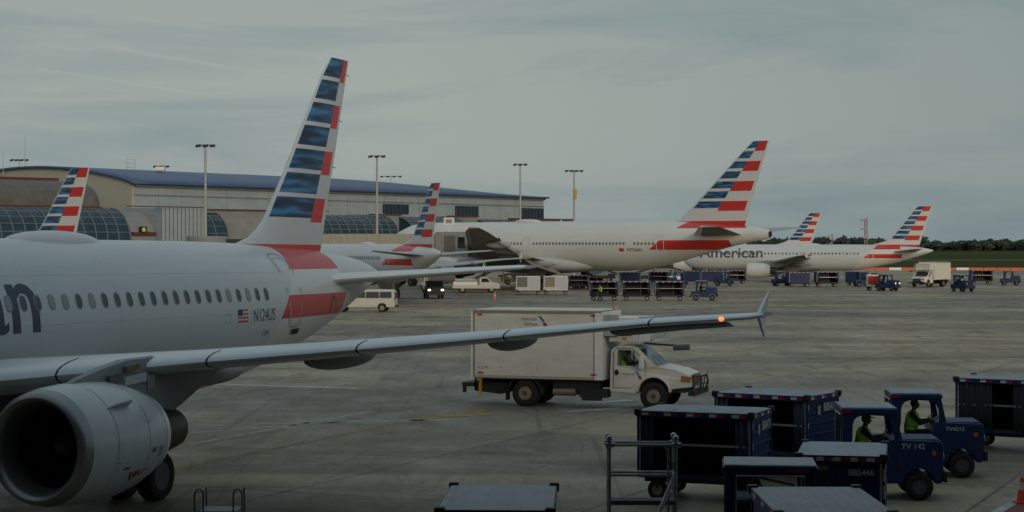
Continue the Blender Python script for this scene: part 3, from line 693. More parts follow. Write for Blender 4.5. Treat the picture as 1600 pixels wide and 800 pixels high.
def widebody():
    t = thing('airliner', 'largest airliner, the widebody in the middle with dark wing underside and jet bridge', 'airliner', group=GA); P = PROF777
    ss = [0, .15, .3, .6, 1, 1.5, 2, 3, 4, 5, 6.5, 9] + [9 + 3 * i for i in range(1, 12)] + [42 + 1.0 * i for i in range(1, 22)] + [63.4, 63.7]
    mb = MB(); mb.loft([ring(P, s, 64) for s in sorted(ss)]); mb.build('fuselage', FM777, t)
    mb = MB(); mb.lathe([(63.3, .42), (63.78, .40), (63.78, .34), (63.3, .3)], (0, 0, 7.07), seg=20); mb.ell((63.74, 0, 7.07), (.04, .34, .45), 14); mb.build('exhaust_outlet', M_gap, t)
    mb = MB(); rg = []
    for i in range(17):
        u = i / 16; s = 17.5 + 22.5 * u; f = math.sin(PI * (.03 + .94 * u)) ** .5
        rg.append([(s, 3.25 * f * math.copysign(abs(math.sin(a)) ** .8, math.sin(a)), 3.3 + (1.3 if math.cos(a) > 0 else 1.35) * f * math.copysign(abs(math.cos(a)) ** .8, math.cos(a))) for a in [2 * PI * j / 36 for j in range(36)]])
    mb.loft(rg); mb.build('belly_fairing', M_air, t)
    secs = [(2.2, 18.5, 14.5, 3.35, .13), (10.0, 24.6, 8.8, 4.45, .12), (28.0, 38.6, 3.5, 7.25, .10), (30.4, 40.9, 1.8, 7.75, .09)]
    for side in (-1, 1):
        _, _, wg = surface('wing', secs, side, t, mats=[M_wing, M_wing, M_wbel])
        mb = MB(); rg = []
        for p in (3.2, 10.0, 16, 22.5):
            q = sec_at(secs, p); sx = q[1] + q[2] * .86; ch = q[2] * .26 + .5
            rg.append([(a, side * p, b - (a - sx) * .42) for a, b in foil([0, .02, .1, .3, .6, 1], ch, .12, sx, q[3] - .12)])
        mb.loft(rg); mb.build('flap', M_wbel, wg)
        for p, L in ((6, 6.5), (12.5, 5.6), (17.5, 4.6), (22, 4)):
            q = sec_at(secs, p); mb = MB(); mb.ell((q[1] + q[2] * .95, side * p, q[3] - .55), (L / 2, .35, .45), 18); mb.build('flap_fairing', M_wing, wg)
        mb = MB(); q = sec_at(secs, 30.1); mb.ell((q[1] + .1, side * 30.1, q[3]), (.15, .2, .09), 10); mb.build('navigation_light', M_navr if side < 0 else M_wshade, wg)
        e = engine(17.0, 9.6, 2.45, 5.6, 1.85, side, t, 28, False)
        pl = MB(); pl.prism([(18.6, 4.2), (21.5, 4.6), (26, 4.4), (27, 4.0), (24, 3.4), (20, 3.6)], side * 9.6 - .25, side * 9.6 + .25); pl.build('engine_pylon', M_air, t)
        gear(32.5, 5.5, 3.3, .67, t, pair=.7, side=side, bogie=(-1.45, 0, 1.45), door=[(31.2, 1.6), (33.6, 1.6), (34.2, 3.4), (30.8, 3.4)])
    gear(6.0, 0, 2.9, .54, t, pair=.35)
    LE = [(7.4, 47.4), (7.85, 48.2), (8.4, 49.4), (9.0, 50.6), (9.8, 51.7), (18.2, 60.9), (18.5, 61.3)]
    TE = [(7.4, 59.9), (18.5, 63.6)]
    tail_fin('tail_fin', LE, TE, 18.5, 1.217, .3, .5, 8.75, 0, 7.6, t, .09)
    hs = [(.8, 53.0, 7.2, 7.0, .10), (2.0, 54.0, 6.5, 7.12, .10), (9.8, 59.7, 2.9, 7.9, .09), (10.2, 60.5, 1.9, 7.93, .08)]
    for side in (-1, 1): surface('tailplane', hs, side, t)
    mb = MB(); mb.ell((26.5, 0, 8.85), (2.2, .9, .38), 18); mb.build('radome', M_twht, t)
    mb = MB(); mb.prism([(31.5, 8.5), (32.0, 9.1), (32.2, 9.1), (32.2, 8.5)], -.03, .03); mb.build('blade_antenna', M_twht, t)
    for i in range(76):
        s = 8.5 + .533 * i
        if abs(s - 28.6) < .9 or abs(s - 45.0) < .5: continue
        cabin_window(P, s, 5.95, t, .22, .30, .03, far=True)
    outline(P, 27.9, 29.0, 4.9, 6.9, .09, t, off=.03); outline(P, 48.9, 50.0, 5.0, 7.0, .09, t, off=.03); outline(P, 10, 11.1, 4.9, 6.9, .09, t, off=.03)
    drape_text(P, 0, 'American', 12.5, 5.25, 11.8, 2.15, t, M_title, off=.03, bold=.012)
    mb = MB(); mb.add([skin_pt(P, a, b, .03) for a, b in ((43.5, 4.95), (44.2, 4.95), (44.2, 5.35), (43.5, 5.35))], [(0, 1, 2, 3)]); mb.build('flag', M_tred, t)
    drape_text(P, 0, 'N776AN', 44.7, 4.95, 2.1, .42, t, M_title, off=.03)
    return t
wb = widebody(); place_tail(wb, 1203, 229, 52, 63.7)

# ------------------------------------------------------------------ terminal
M_ribwall = mat('white_ribbed_cladding', (.30, .36, .40), .6, var=.14, vscale=.3, streak=(1, 1, 3))
M_rooftb = mat('blue_standing_seam_roof', (.055, .10, .215), .45, var=.12, vscale=.2)
M_cream = mat('cream_gable_cladding', (.38, .375, .33), .7, var=.08)
M_coping = mat('oxide_red_coping', (.10, .030, .025), .6)
M_vault = mat('weathered_metal_vault', (.13, .12, .11), .55, metal=.2, var=.30, vscale=.35, streak=(3, 3, 1))
M_bglass = mat('blue_tinted_curtain_glass', (.022, .050, .085), .22, spec=.4, var=.5, vscale=.35)
M_mull = mat('grey_mullion', (.12, .15, .17), .5)
M_tan = mat('tan_bridge_cladding', (.36, .34, .29), .65, var=.12)
M_dkgl = mat('dark_blue_hall_glass', (.016, .028, .045), .2)

C0 = Vector((-68.2, 250, 0)) * 1.04; CD = Vector((64.9, 68, 0)).normalized(); CN = Vector((CD.y, -CD.x, 0))   # along the facade, out of it
def cu(px):                                       # distance along the concourse front at picture column px
    k = (px - 800) / F
    return (k * C0.y - C0.x) / (CD.x - k * CD.y)
def cz(px, py):
    p = C0 + CD * cu(px); return H - (py - HY) / F * p.y
FRM = Matrix((CD, -CN, Vector((0, 0, 1)))).transposed().to_4x4(); FRM.translation = C0     # local x along, y back, z up
def frame_obj(o): o.matrix_world = FRM.copy(); return o
conc = thing('concourse_building', 'long low concourse with blue glass vaults and red coping behind the parked airliners', 'building'); conc.matrix_world = FRM
def quarter(u0, u1, z0, z1, d, m, mull=None, name='glass_vault', y0=0, n=12, nm=0):
    mb = MB(); prof = [(y0 + d - d * math.cos(PI / 2 * i / n) if False else y0 + d * (1 - math.sin(PI / 2 * (1 - i / n)) ) if False else y0 + d * (1 - math.cos(PI / 2 * i / n)), z0 + (z1 - z0) * math.sin(PI / 2 * i / n)) for i in range(n + 1)]
    prof += [(y0 + d + .01, z0)]
    mb.prism(prof, u0, u1, axis='x'); o = mb.build(name, m, conc)
    if nm:
        b = MB(); k = max(2, int((u1 - u0) / nm))
        for j in range(k + 1):
            u = u0 + (u1 - u0) * j / k
            b.prism([(a - .08, c + .06) for a, c in prof[:-1]] + [(y0 + d, z1 - .3)] , u - .07, u + .07, axis='x') if False else b.loft([[(u + e, a - .09, c + .07) for e in (-.09,)] + [(u + .09, a - .09, c + .07), (u + .09, a + .05, c - .05), (u - .09, a + .05, c - .05)] for a, c in prof[:-1]], smooth=False)
        for i in (2, 4, 6, 8, 10):
            a, c = prof[i]; b.box(u0, u1, a - .07, a + .05, c - .05, c + .07)
        b.build('mullions', mull or M_mull, o)
    return o
def cbox(name, px0, px1, y0, y1, z0, z1, m):
    mb = MB(); mb.box(cu(px0), cu(px1), y0, y1, z0, z1); return mb.build(name, m, conc)
zt = cz(100, 323); zb = cz(100, 376)
cbox('base_wall', -180, 915, 3.2, 16, 0, zb + .02, M_conc)
cbox('roof_slab', -180, 915, 6.5, 18, zb + .1, zt - .8, M_conc)
quarter(cu(-180), cu(203), zb, zt, 5.0, M_bglass, nm=1.9, name='glass_vault')
cbox('coping', -180, 203, -.1, 5.0, zb - .5, zb - .05, M_coping)
quarter(cu(204), cu(241), zb - .6, zt - .1, 5.6, M_conc, name='concrete_vault_end', y0=-.5)
cbox('coping', 204, 240, -.62, -.2, zb + .75, zb + 1.3, M_coping)
s_ = MB(); s_.box(cu(215), cu(225), -.75, -.4, cz(220, 364), cz(220, 354)); s_.build('gate_sign', M_black, conc)
s_ = MB(); s_.ell((cu(220), -.78, cz(220, 359)), (.35, .05, .35), 10); s_.build('sign_disc', mat('pale_yellow_disc', (.6, .55, .2), .5), conc)
cbox('siding_block', 241.5, 310, -1.6, 8, 0, cz(270, 325), M_ribwall); cbox('coping', 188, 311, -1.8, -1.5, cz(270, 324.5), cz(270, 323), M_coping)
for i in range(12):
    u = cu(242) + (cu(310) - cu(242)) * i / 11; b = MB(); b.box(u - .04, u + .04, -1.68, -1.6, 0, cz(270, 326)); b.build('siding_rib', M_mull, conc)
quarter(cu(300), cu(357), zb, cz(330, 330), 4.6, M_bglass, nm=1.9)
cbox('concrete_block', 336, 506, 3.4, 10, 0, cz(380, 328), M_conc); cbox('coping', 334, 506, 3.1, 3.4, cz(380, 328.5), cz(380, 326.5), M_coping)
quarter(cu(506), cu(622), cz(560, 366), cz(560, 336), 4.6, M_bglass, nm=1.7)
cbox('concrete_block', 600, 648, 3.4, 10, 0, cz(620, 335), M_conc); cbox('coping', 598, 648, 3.1, 3.4, cz(620, 335.5), cz(620, 334), M_coping)
quarter(cu(645), cu(731), cz(690, 362), cz(690, 339), 4.6, M_bglass, nm=1.7)
cbox('concrete_block', 722, 768, 3.4, 10, 0, cz(750, 338), M_conc); cbox('coping', 720, 769, 3.1, 3.4, cz(750, 338.5), cz(750, 336.8), M_coping)
quarter(cu(768), cu(830), cz(800, 362), cz(800, 343), 4.6, M_bglass, nm=1.7)
cbox('concrete_block', 815, 917, 3.4, 9, 0, cz(870, 343.5), M_conc); cbox('coping', 815, 918, 3.1, 3.4, cz(870, 343.5), cz(870, 341.3), M_coping)

# arrivals hall with the long blue roof
H0 = Vector((-57.3, 285, 0)); HD = Vector((63.6, 87, 0)).normalized(); HN = Vector((HD.y, -HD.x, 0)); HL = 107.7; HW = 46
hall = thing('terminal_hall', 'big pale terminal hall under a long curved blue roof', 'building'); HM = Matrix((HD, -HN, Vector((0, 0, 1)))).transposed().to_4x4(); HM.translation = H0; hall.matrix_world = HM
def hu(px):
    k = (px - 800) / F; return (k * H0.y - H0.x) / (HD.x - k * HD.y)
def hz(px, py): return H - (py - HY) / F * (H0 + HD * hu(px)).y
ZE = 15.0
mb = MB(); mb.box(0, HL, 0, HW, 0, ZE); hb = mb.build('wall', M_ribwall, hall)
mb = MB(); mb.box(-.05, HL + .1, -.25, 0, hz(500, 313) , hz(500, 312)); mb.box(-.05, HL + .1, -.5, 0, ZE - .35, ZE + .05); mb.build('wall_band', mat('grey_wall_band', (.2, .21, .21), .6), hb)
for i in range(1, 22):
    b = MB(); u = HL * i / 22; b.box(u - .04, u + .04, -.06, 0, 2, ZE - .4); b.build('wall_joint', mat('pale_wall_joint', (.25, .28, .29), .6), hb)
mb = MB(); rows = []; nu, nv = 30, 20
def rz_(u, v): return ZE + .05 + 3.0 * math.sin(PI * v) ** .8 * (1 - .02 * u ** 2) * (1 - max(0, (u - .55) / .45) ** 2.2 * .88)
for i in range(nu + 1):
    rows.append([(-1.2 + (HL + 1.5) * i / nu, -1.2 + (HW + 2.4) * j / nv, rz_(i / nu, j / nv) + .25) for j in range(nv + 1)])
mb.loft(rows, close=False, caps=False); rf = mb.build('roof', M_rooftb, hall)
sd_ = rf.modifiers.new('thickness', 'SOLIDIFY'); sd_.thickness = .35
mb = MB(); g = [(v * HW, rz_(0, v)) for v in [j / 20 for j in range(21)]]
mb.prism([(-.02, 5), *[(a, b) for a, b in g], (HW, 5)], -.6, -.02, axis='x'); mb.build('gable_wall', M_cream, hall)
for a, b, c, d in ((598, 636, 333.5, 318.5), (711, 745, 338, 321.5), (815, 847, 341, 325)):
    f = MB(); f.box(hu(a), hu(b), -.3, -.02, hz(a, c), hz(a, d)); wf = f.build('window', M_dkgl, hall)
    f = MB(); k = 6
    for i in range(k + 1):
        u = hu(a) + (hu(b) - hu(a)) * i / k; f.box(u - .08, u + .08, -.38, -.3, hz(a, c), hz(a, d))
    f.build('mullions', mat('blue_grey_mullion', (.05, .075, .10), .5), wf)
# weathered metal vault in front of the gable, over the concourse
VZ0 = cz(150, 322) + .05; VZ1 = cz(150, 280)
quarter(cu(-180), cu(188), VZ0, VZ1, 6.5, M_vault, name='metal_vault', y0=5.2)
cbox('coping', -180, 160, 11.2, 11.9, VZ1 + .05, VZ1 + .45, M_coping)
cbox('coping', -180, 190, 4.9, 5.25, VZ0 - .45, VZ0 - .02, M_coping)
# roof top bits
t = thing('roof_equipment_frame', 'small open steel frame standing on the blue roof near the left tail', 'equipment frame', (0, 0, 0))
c_ = H0 + HD * 12 - HN * 14; zz = rz_(.1, .33) + .2
mb = MB()
for dx in (-.7, .7): mb.tube([c_ + Vector((dx, 0, zz)), c_ + Vector((dx, 0, zz + 1.7))], .04, 6)
for dz in (.4, 1.0, 1.7): mb.tube([c_ + Vector((-.7, 0, zz + dz)), c_ + Vector((.7, 0, zz + dz))], .03, 6)
mb.build('frame', M_galv, t)
mb = MB(); mb.box(c_.x + 4, c_.x + 5.4, c_.y, c_.y + 1.5, zz - .1, zz + .5); mb.build('vent_box', M_wht2, t)

# ------------------------------------------------------------------ lamp masts
def mast(px, ytop, Y, heads, label, r=.16, ybot=None):
    p = Vector(((px - 800) / F * Y, Y, 0)); zt_ = H - (ytop - HY) / F * Y
    t = thing('floodlight_mast', label, 'floodlight mast', p, group='floodlight masts along the terminal')
    mb = MB(); mb.tube([(0, 0, 0), (0, 0, zt_)], [r * 1.5, r * .8], 10); mb.build('pole', M_galv, t)
    mb = MB(); mb.box(-heads / 2, heads / 2, -.06, .06, zt_ - .12, zt_); mb.build('crossarm', M_chass, t)
    k = 3 if heads < 2.5 else 4
    for i in range(k):
        x = -heads / 2 + heads * i / (k - 1); m = MB(); m.prism([(x - .32, zt_ - .34), (x - .25, zt_ - .02), (x + .25, zt_ + .04), (x + .30, zt_ - .24)], -.3, .25); m.build('floodlight', M_chass, t)
    return t
mast(321, 226, 222, 1.7, 'tall lamp mast standing left of the nearest tail fin')
mast(589, 243, 262, 1.8, 'tall lamp mast between the nearest tail fin and the small airliner tail')
mast(813, 256, 300, 1.7, 'lamp mast before the right end of the blue roofed hall')
m4 = mast(897, 266, 315, 2.5, 'right-most lamp mast, with a yellow box halfway up its pole')
mb = MB(); mb.box(-.05, .45, -.3, .1, 13.5, 15.2); mb.build('control_box', M_yel, m4)
mast(30, 249, 330, 2.6, 'lamp mast rising behind the roof at the far left', .1)
mast(252, 259, 330, 2.2, 'lamp mast showing only its head over the blue roof beside the frame', .1)
mast(611, 275, 400, 4.0, 'wide four-headed lamp mast showing just above the blue roof', .1)
for px, yt, Y, lb in ((5, 238, 300, 'thin whip antenna at the left edge over the terminal roof'), (39, 213, 300, 'taller thin whip antenna beside the lamp head at far left')):
    p = Vector(((px - 800) / F * Y, Y, 0)); mb = MB(); mb.tube([p + Vector((0, 0, 14)), p + Vector((0, 0, H - (yt - HY) / F * Y))], [.07, .03], 6)
    tag(mb.build('whip_antenna', M_galv), lb, 'antenna')
def lattice(px, yt, Y, wd, lb):
    p = Vector(((px - 800) / F * Y, Y, 0)); zt_ = H - (yt - HY) / F * Y; t = thing('radio_tower', lb, 'radio tower', p)
    mb = MB(); n = 10
    for dx, dy in ((-1, -1), (1, -1), (1, 1), (-1, 1)): mb.tube([(dx * wd / 2, dy * wd / 2, 0), (dx * wd / 3, dy * wd / 3, zt_)], .13, 5)
    for i in range(n):
        a, b = zt_ * i / n, zt_ * (i + 1) / n; w_ = wd / 2
        mb.tube([(-w_, -w_, a), (w_, -w_, b)], .07, 4); mb.tube([(w_, -w_, a), (-w_, -w_, b)], .07, 4)
    mb.build('lattice_mast', mat('red_white_steel', (.32, .27, .26), .6), t)
    mb = MB()
    for z in (.55, .75, .95): mb.lathe([(-.3, .9), (.3, .9)], (-wd * .9, -wd * .5, zt_ * z), 'z', 10)
    mb.build('dish_antennas', mat('pale_dish', (.42, .40, .40), .6), t)
lattice(1353, 341, 700, 1.1, 'lattice radio tower with dishes beyond the right-hand airliner')
lattice(1300, 366, 1200, 1.2, 'small distant lattice tower over the trees')

# ------------------------------------------------------------------ far trees
def treeline():
    rnd = random.Random(11); mb = MB()
    M2 = [mat('far_foliage_dark', (.034, .052, .042), .9), mat('far_foliage_mid', (.044, .066, .048), .9), mat('far_foliage_light', (.052, .074, .046), .9)]  # greens lifted a little, distance haze put into the foliage colours
    x = 20.0
    while x < 760:
        Y = 2150 + rnd.uniform(-60, 60); hgt = rnd.uniform(11.2, 16) * (1 + .10 * math.sin(x * .021) + .07 * math.sin(x * .07)); rw = rnd.uniform(4.5, 8)
        if x < 330: hgt *= .97
        for k in range(5):                                             # overlapping lobes of one crown
            c = Vector((x + rnd.uniform(-.6, .6) * rw, Y + rnd.uniform(-4, 4), hgt * rnd.uniform(.40, .74))); r_ = rw * rnd.uniform(.45, .75); rzv = hgt * rnd.uniform(.18, .30); tone = rnd.choice((0, 0, 1, 2))
            for i in range(30):
                a, b = rnd.uniform(0, 2 * PI), math.asin(rnd.uniform(-.7, 1)); rr = rnd.uniform(.75, 1.15)
                p = c + Vector((math.cos(a) * math.cos(b) * r_ * rr, math.sin(a) * math.cos(b) * r_ * rr, math.sin(b) * rzv * rr))
                s = rnd.uniform(.6, 1.5); d = Vector((rnd.gauss(0, 1), rnd.gauss(0, 1), rnd.gauss(0, 1))).normalized(); u = d.orthogonal().normalized(); v = d.cross(u)
                mb.add([p + u * s, p + v * s, p - u * s, p - v * s], [(0, 1, 2, 3)], min(2, max(0, tone + rnd.choice((-1, 0, 0, 1)))))
            mb.ell(c, (r_ * .85, r_ * .85, rzv * .85), 8, tone)
        mb.tube([(x, Y, 0), (x, Y, hgt * .5)], .4, 5, 0)
        mb.ell((x, Y + 8, 3.5), (rw, 4, 4.5), 8, 0); mb.ell((x + 2, Y + 14, hgt * .40), (rw * 1.6, 4, hgt * .45), 8, 0)
        x += rnd.uniform(2.6, 4.6)
    tag(mb.build('treeline', M2), kind='stuff')
treeline()

# ------------------------------------------------------------------ construction barrier by the grass
t = thing('plastic_barrier', 'long orange and white low barrier between the apron and the grass at right', 'barrier')
for i in range(36):
    x = 66 + i * 3.05; y = 437 - i * .28
    mb = MB(); mb.prism([(y - .25, 0), (y - .12, .25), (y - .10, .60), (y + .10, .60), (y + .12, .25), (y + .25, 0)], x, x + 2.9, axis='x')
    mb.build('barrier_block', mat('orange_plastic', (.62, .13, .05), .7) if i % 5 != 2 else M_wht2, t)
mb = MB(); mb.box(-.5, .5, -.2, .2, 0, 1.2); mb.prism([(-.8, 0), (.8, 0), (.5, .2), (-.5, .2)], -.3, .3)
o = mb.build('taxiway_sign', M_black); o.location = (1524.5 - 800) / F * 640, 640, 0; tag(o, 'small black sign standing in the grass at right', 'sign')

M_cabglass = bpy.data.materials.new('thin_cab_glass'); M_cabglass.use_nodes = True
_b = M_cabglass.node_tree.nodes['Principled BSDF']; _b.inputs['Base Color'].default_value = (.03, .04, .04, 1); _b.inputs['Roughness'].default_value = .05; _b.inputs['Alpha'].default_value = .38
# ------------------------------------------------------------------ people
def capsule(mb, a, b, ra, rb, seg=12):
    a, b = Vector(a), Vector(b); d = (b - a); L = d.length or 1e-4; d = d / L
    u = d.orthogonal().normalized(); v = d.cross(u); rings = []
    for k in range(5):
        t = PI / 2 * (1 - k / 4); rings.append([a - d * math.sin(t) * ra + (u * math.cos(2*PI*j/seg) + v * math.sin(2*PI*j/seg)) * max(ra * math.cos(t), 1e-3) for j in range(seg)])
    for k in range(5):
        t = PI / 2 * k / 4; rings.append([b + d * math.sin(t) * rb + (u * math.cos(2*PI*j/seg) + v * math.sin(2*PI*j/seg)) * max(rb * math.cos(t), 1e-3) for j in range(seg)])
    mb.loft(rings)
def fuse(o, vox=.012):
    r = o.modifiers.new('fuse', 'REMESH'); r.mode = 'VOXEL'; r.voxel_size = vox; r.use_smooth_shade = True
    s = o.modifiers.new('smooth', 'SMOOTH'); s.factor = .6; s.iterations = 3
def person(label, loc, rz, pose='seat', vest=True, vox=.013, cap=True, group=None):
    """local +x is forward; seat height is at z=.45 for a seated figure"""
    t = thing('person', label, 'person', loc, rz, group)
    if pose == 'seat':
        hip = Vector((0, 0, .52)); chest = Vector((.05, 0, .92)); neck = Vector((.07, 0, 1.08)); head = Vector((.11, 0, 1.24))
        knee = [Vector((.44, s * .13, .55)) for s in (-1, 1)]; foot = [Vector((.50, s * .13, .10)) for s in (-1, 1)]
        elb = [Vector((.24, s * .27, .80)) for s in (-1, 1)]; hand = [Vector((.46, s * .15, .86)) for s in (-1, 1)]
    else:
        hip = Vector((0, 0, .93)); chest = Vector((.02, 0, 1.32)); neck = Vector((.03, 0, 1.48)); head = Vector((.06, 0, 1.64))
        knee = [Vector((.06 * s + .04, s * .11, .50)) for s in (-1, 1)]; foot = [Vector((.16 * s, s * .11, .08)) for s in (-1, 1)]
        elb = [Vector((-.06 * s, s * .28, 1.12)) for s in (-1, 1)]; hand = [Vector((.16 + .05 * s, s * .26, .92)) for s in (-1, 1)]
    sh = [chest + Vector((0, s * .17, .08)) for s in (-1, 1)]; hp = [hip + Vector((0, s * .10, 0)) for s in (-1, 1)]
    b = MB(); capsule(b, hip, chest, .135, .15); capsule(b, sh[0], sh[1], .075, .075); capsule(b, hp[0], hp[1], .11, .11)
    capsule(b, neck - Vector((0, 0, .06)), head, .055, .06)
    b.ell(head + Vector((0, 0, .015)), (.098, .076, .118), 16)
    b.ell(head + Vector((.055, 0, -.045)), (.045, .052, .055), 10)                     # jaw
    capsule(b, head + Vector((.092, 0, .015)), head + Vector((.112, 0, -.025)), .010, .016, 8)   # nose
    for s in (-1, 1): b.ell(head + Vector((0, s * .078, 0)), (.022, .010, .032), 8)
    for i in (0, 1):
        s = (-1, 1)[i]
        capsule(b, hp[i], knee[i], .088, .060); capsule(b, knee[i], foot[i], .058, .042); capsule(b, foot[i], foot[i] + Vector((.15, 0, -.035)), .045, .038)
        capsule(b, sh[i], elb[i], .055, .043); capsule(b, elb[i], hand[i], .042, .028)
        d = (hand[i] - elb[i]).normalized(); side = Vector((0, 0, 1)).cross(d).normalized() * -s; up_ = side.cross(d) * s
        capsule(b, hand[i], hand[i] + d * .07, .030, .036)
        for k, (o_, L) in enumerate(((-.027, .062), (-.009, .072), (.009, .068), (.026, .052))):
            p0 = hand[i] + d * .075 + side * o_; p1 = p0 + d * L * .55; p2 = p1 + (d * .35 - Vector((0, 0, 1)) * .9) * L * .5
            capsule(b, p0, p1, .0095, .009, 6); capsule(b, p1, p2, .009, .008, 6)
        p0 = hand[i] + d * .02 - side * .03; capsule(b, p0, p0 + (d * .7 - side * .7).normalized() * .055, .012, .010, 6)
    bo = b.build('body', M_skin, t); fuse(bo, .0085 if vox < .02 else vox)
    c = MB(); capsule(c, hip, chest, .150, .168); capsule(c, sh[0], sh[1], .088, .088); capsule(c, neck - Vector((0, 0, .07)), neck, .075, .065)
    for i in (0, 1): capsule(c, sh[i], elb[i], .068, .056); capsule(c, elb[i], hand[i] - (hand[i] - elb[i]) * .08, .056, .042)
    co = c.build('shirt', M_cloth, t); fuse(co, vox)
    c = MB(); capsule(c, hp[0], hp[1], .128, .128)
    for i in (0, 1): capsule(c, hp[i], knee[i], .102, .075); capsule(c, knee[i], foot[i] + Vector((0, 0, .04)), .075, .062)
    fuse(c.build('trousers', mat('navy_trousers', (.012, .014, .022), .9), t), vox)
    c = MB()
    for i in (0, 1): capsule(c, foot[i], foot[i] + Vector((.16, 0, -.03)), .056, .050)
    fuse(c.build('boots', M_black, t), vox)
    if vest:
        c = MB(); capsule(c, hip + Vector((0, 0, .10)), chest, .170, .182); capsule(c, sh[0] * .72 + sh[1] * .28, sh[1] * .72 + sh[0] * .28, .105, .105)
        v_ = c.build('safety_vest', M_vest, t); fuse(v_, vox)
        m = MB(); zc = hip.z * .45 + chest.z * .55
        m.lathe([(-.03, .186), (.03, .190)], (chest.x * .6, 0, zc), 'z', 24); m.build('reflective_band', M_refl_w, v_)
    c = MB()
    if cap:
        c.ell(head + Vector((-.005, 0, .055)), (.108, .088, .078), 14); c.prism([(head.x + .06, head.z + .05), (head.x + .19, head.z + .035), (head.x + .19, head.z + .05), (head.x + .06, head.z + .08)], -.06, .06)
        fuse(c.build('cap', M_black, t), .01)
    c = MB(); c.ell(head + Vector((-.02, 0, .03)), (.098, .084, .105), 14); c.build('hair', mat('dark_hair', (.015, .011, .009), .8), t)
    for s in (-1, 1):
        e_ = MB(); e_.ell(head + Vector((.088, s * .030, .012)), (.010, .013, .008), 8); e_.build('eye', M_black, t)
    return t

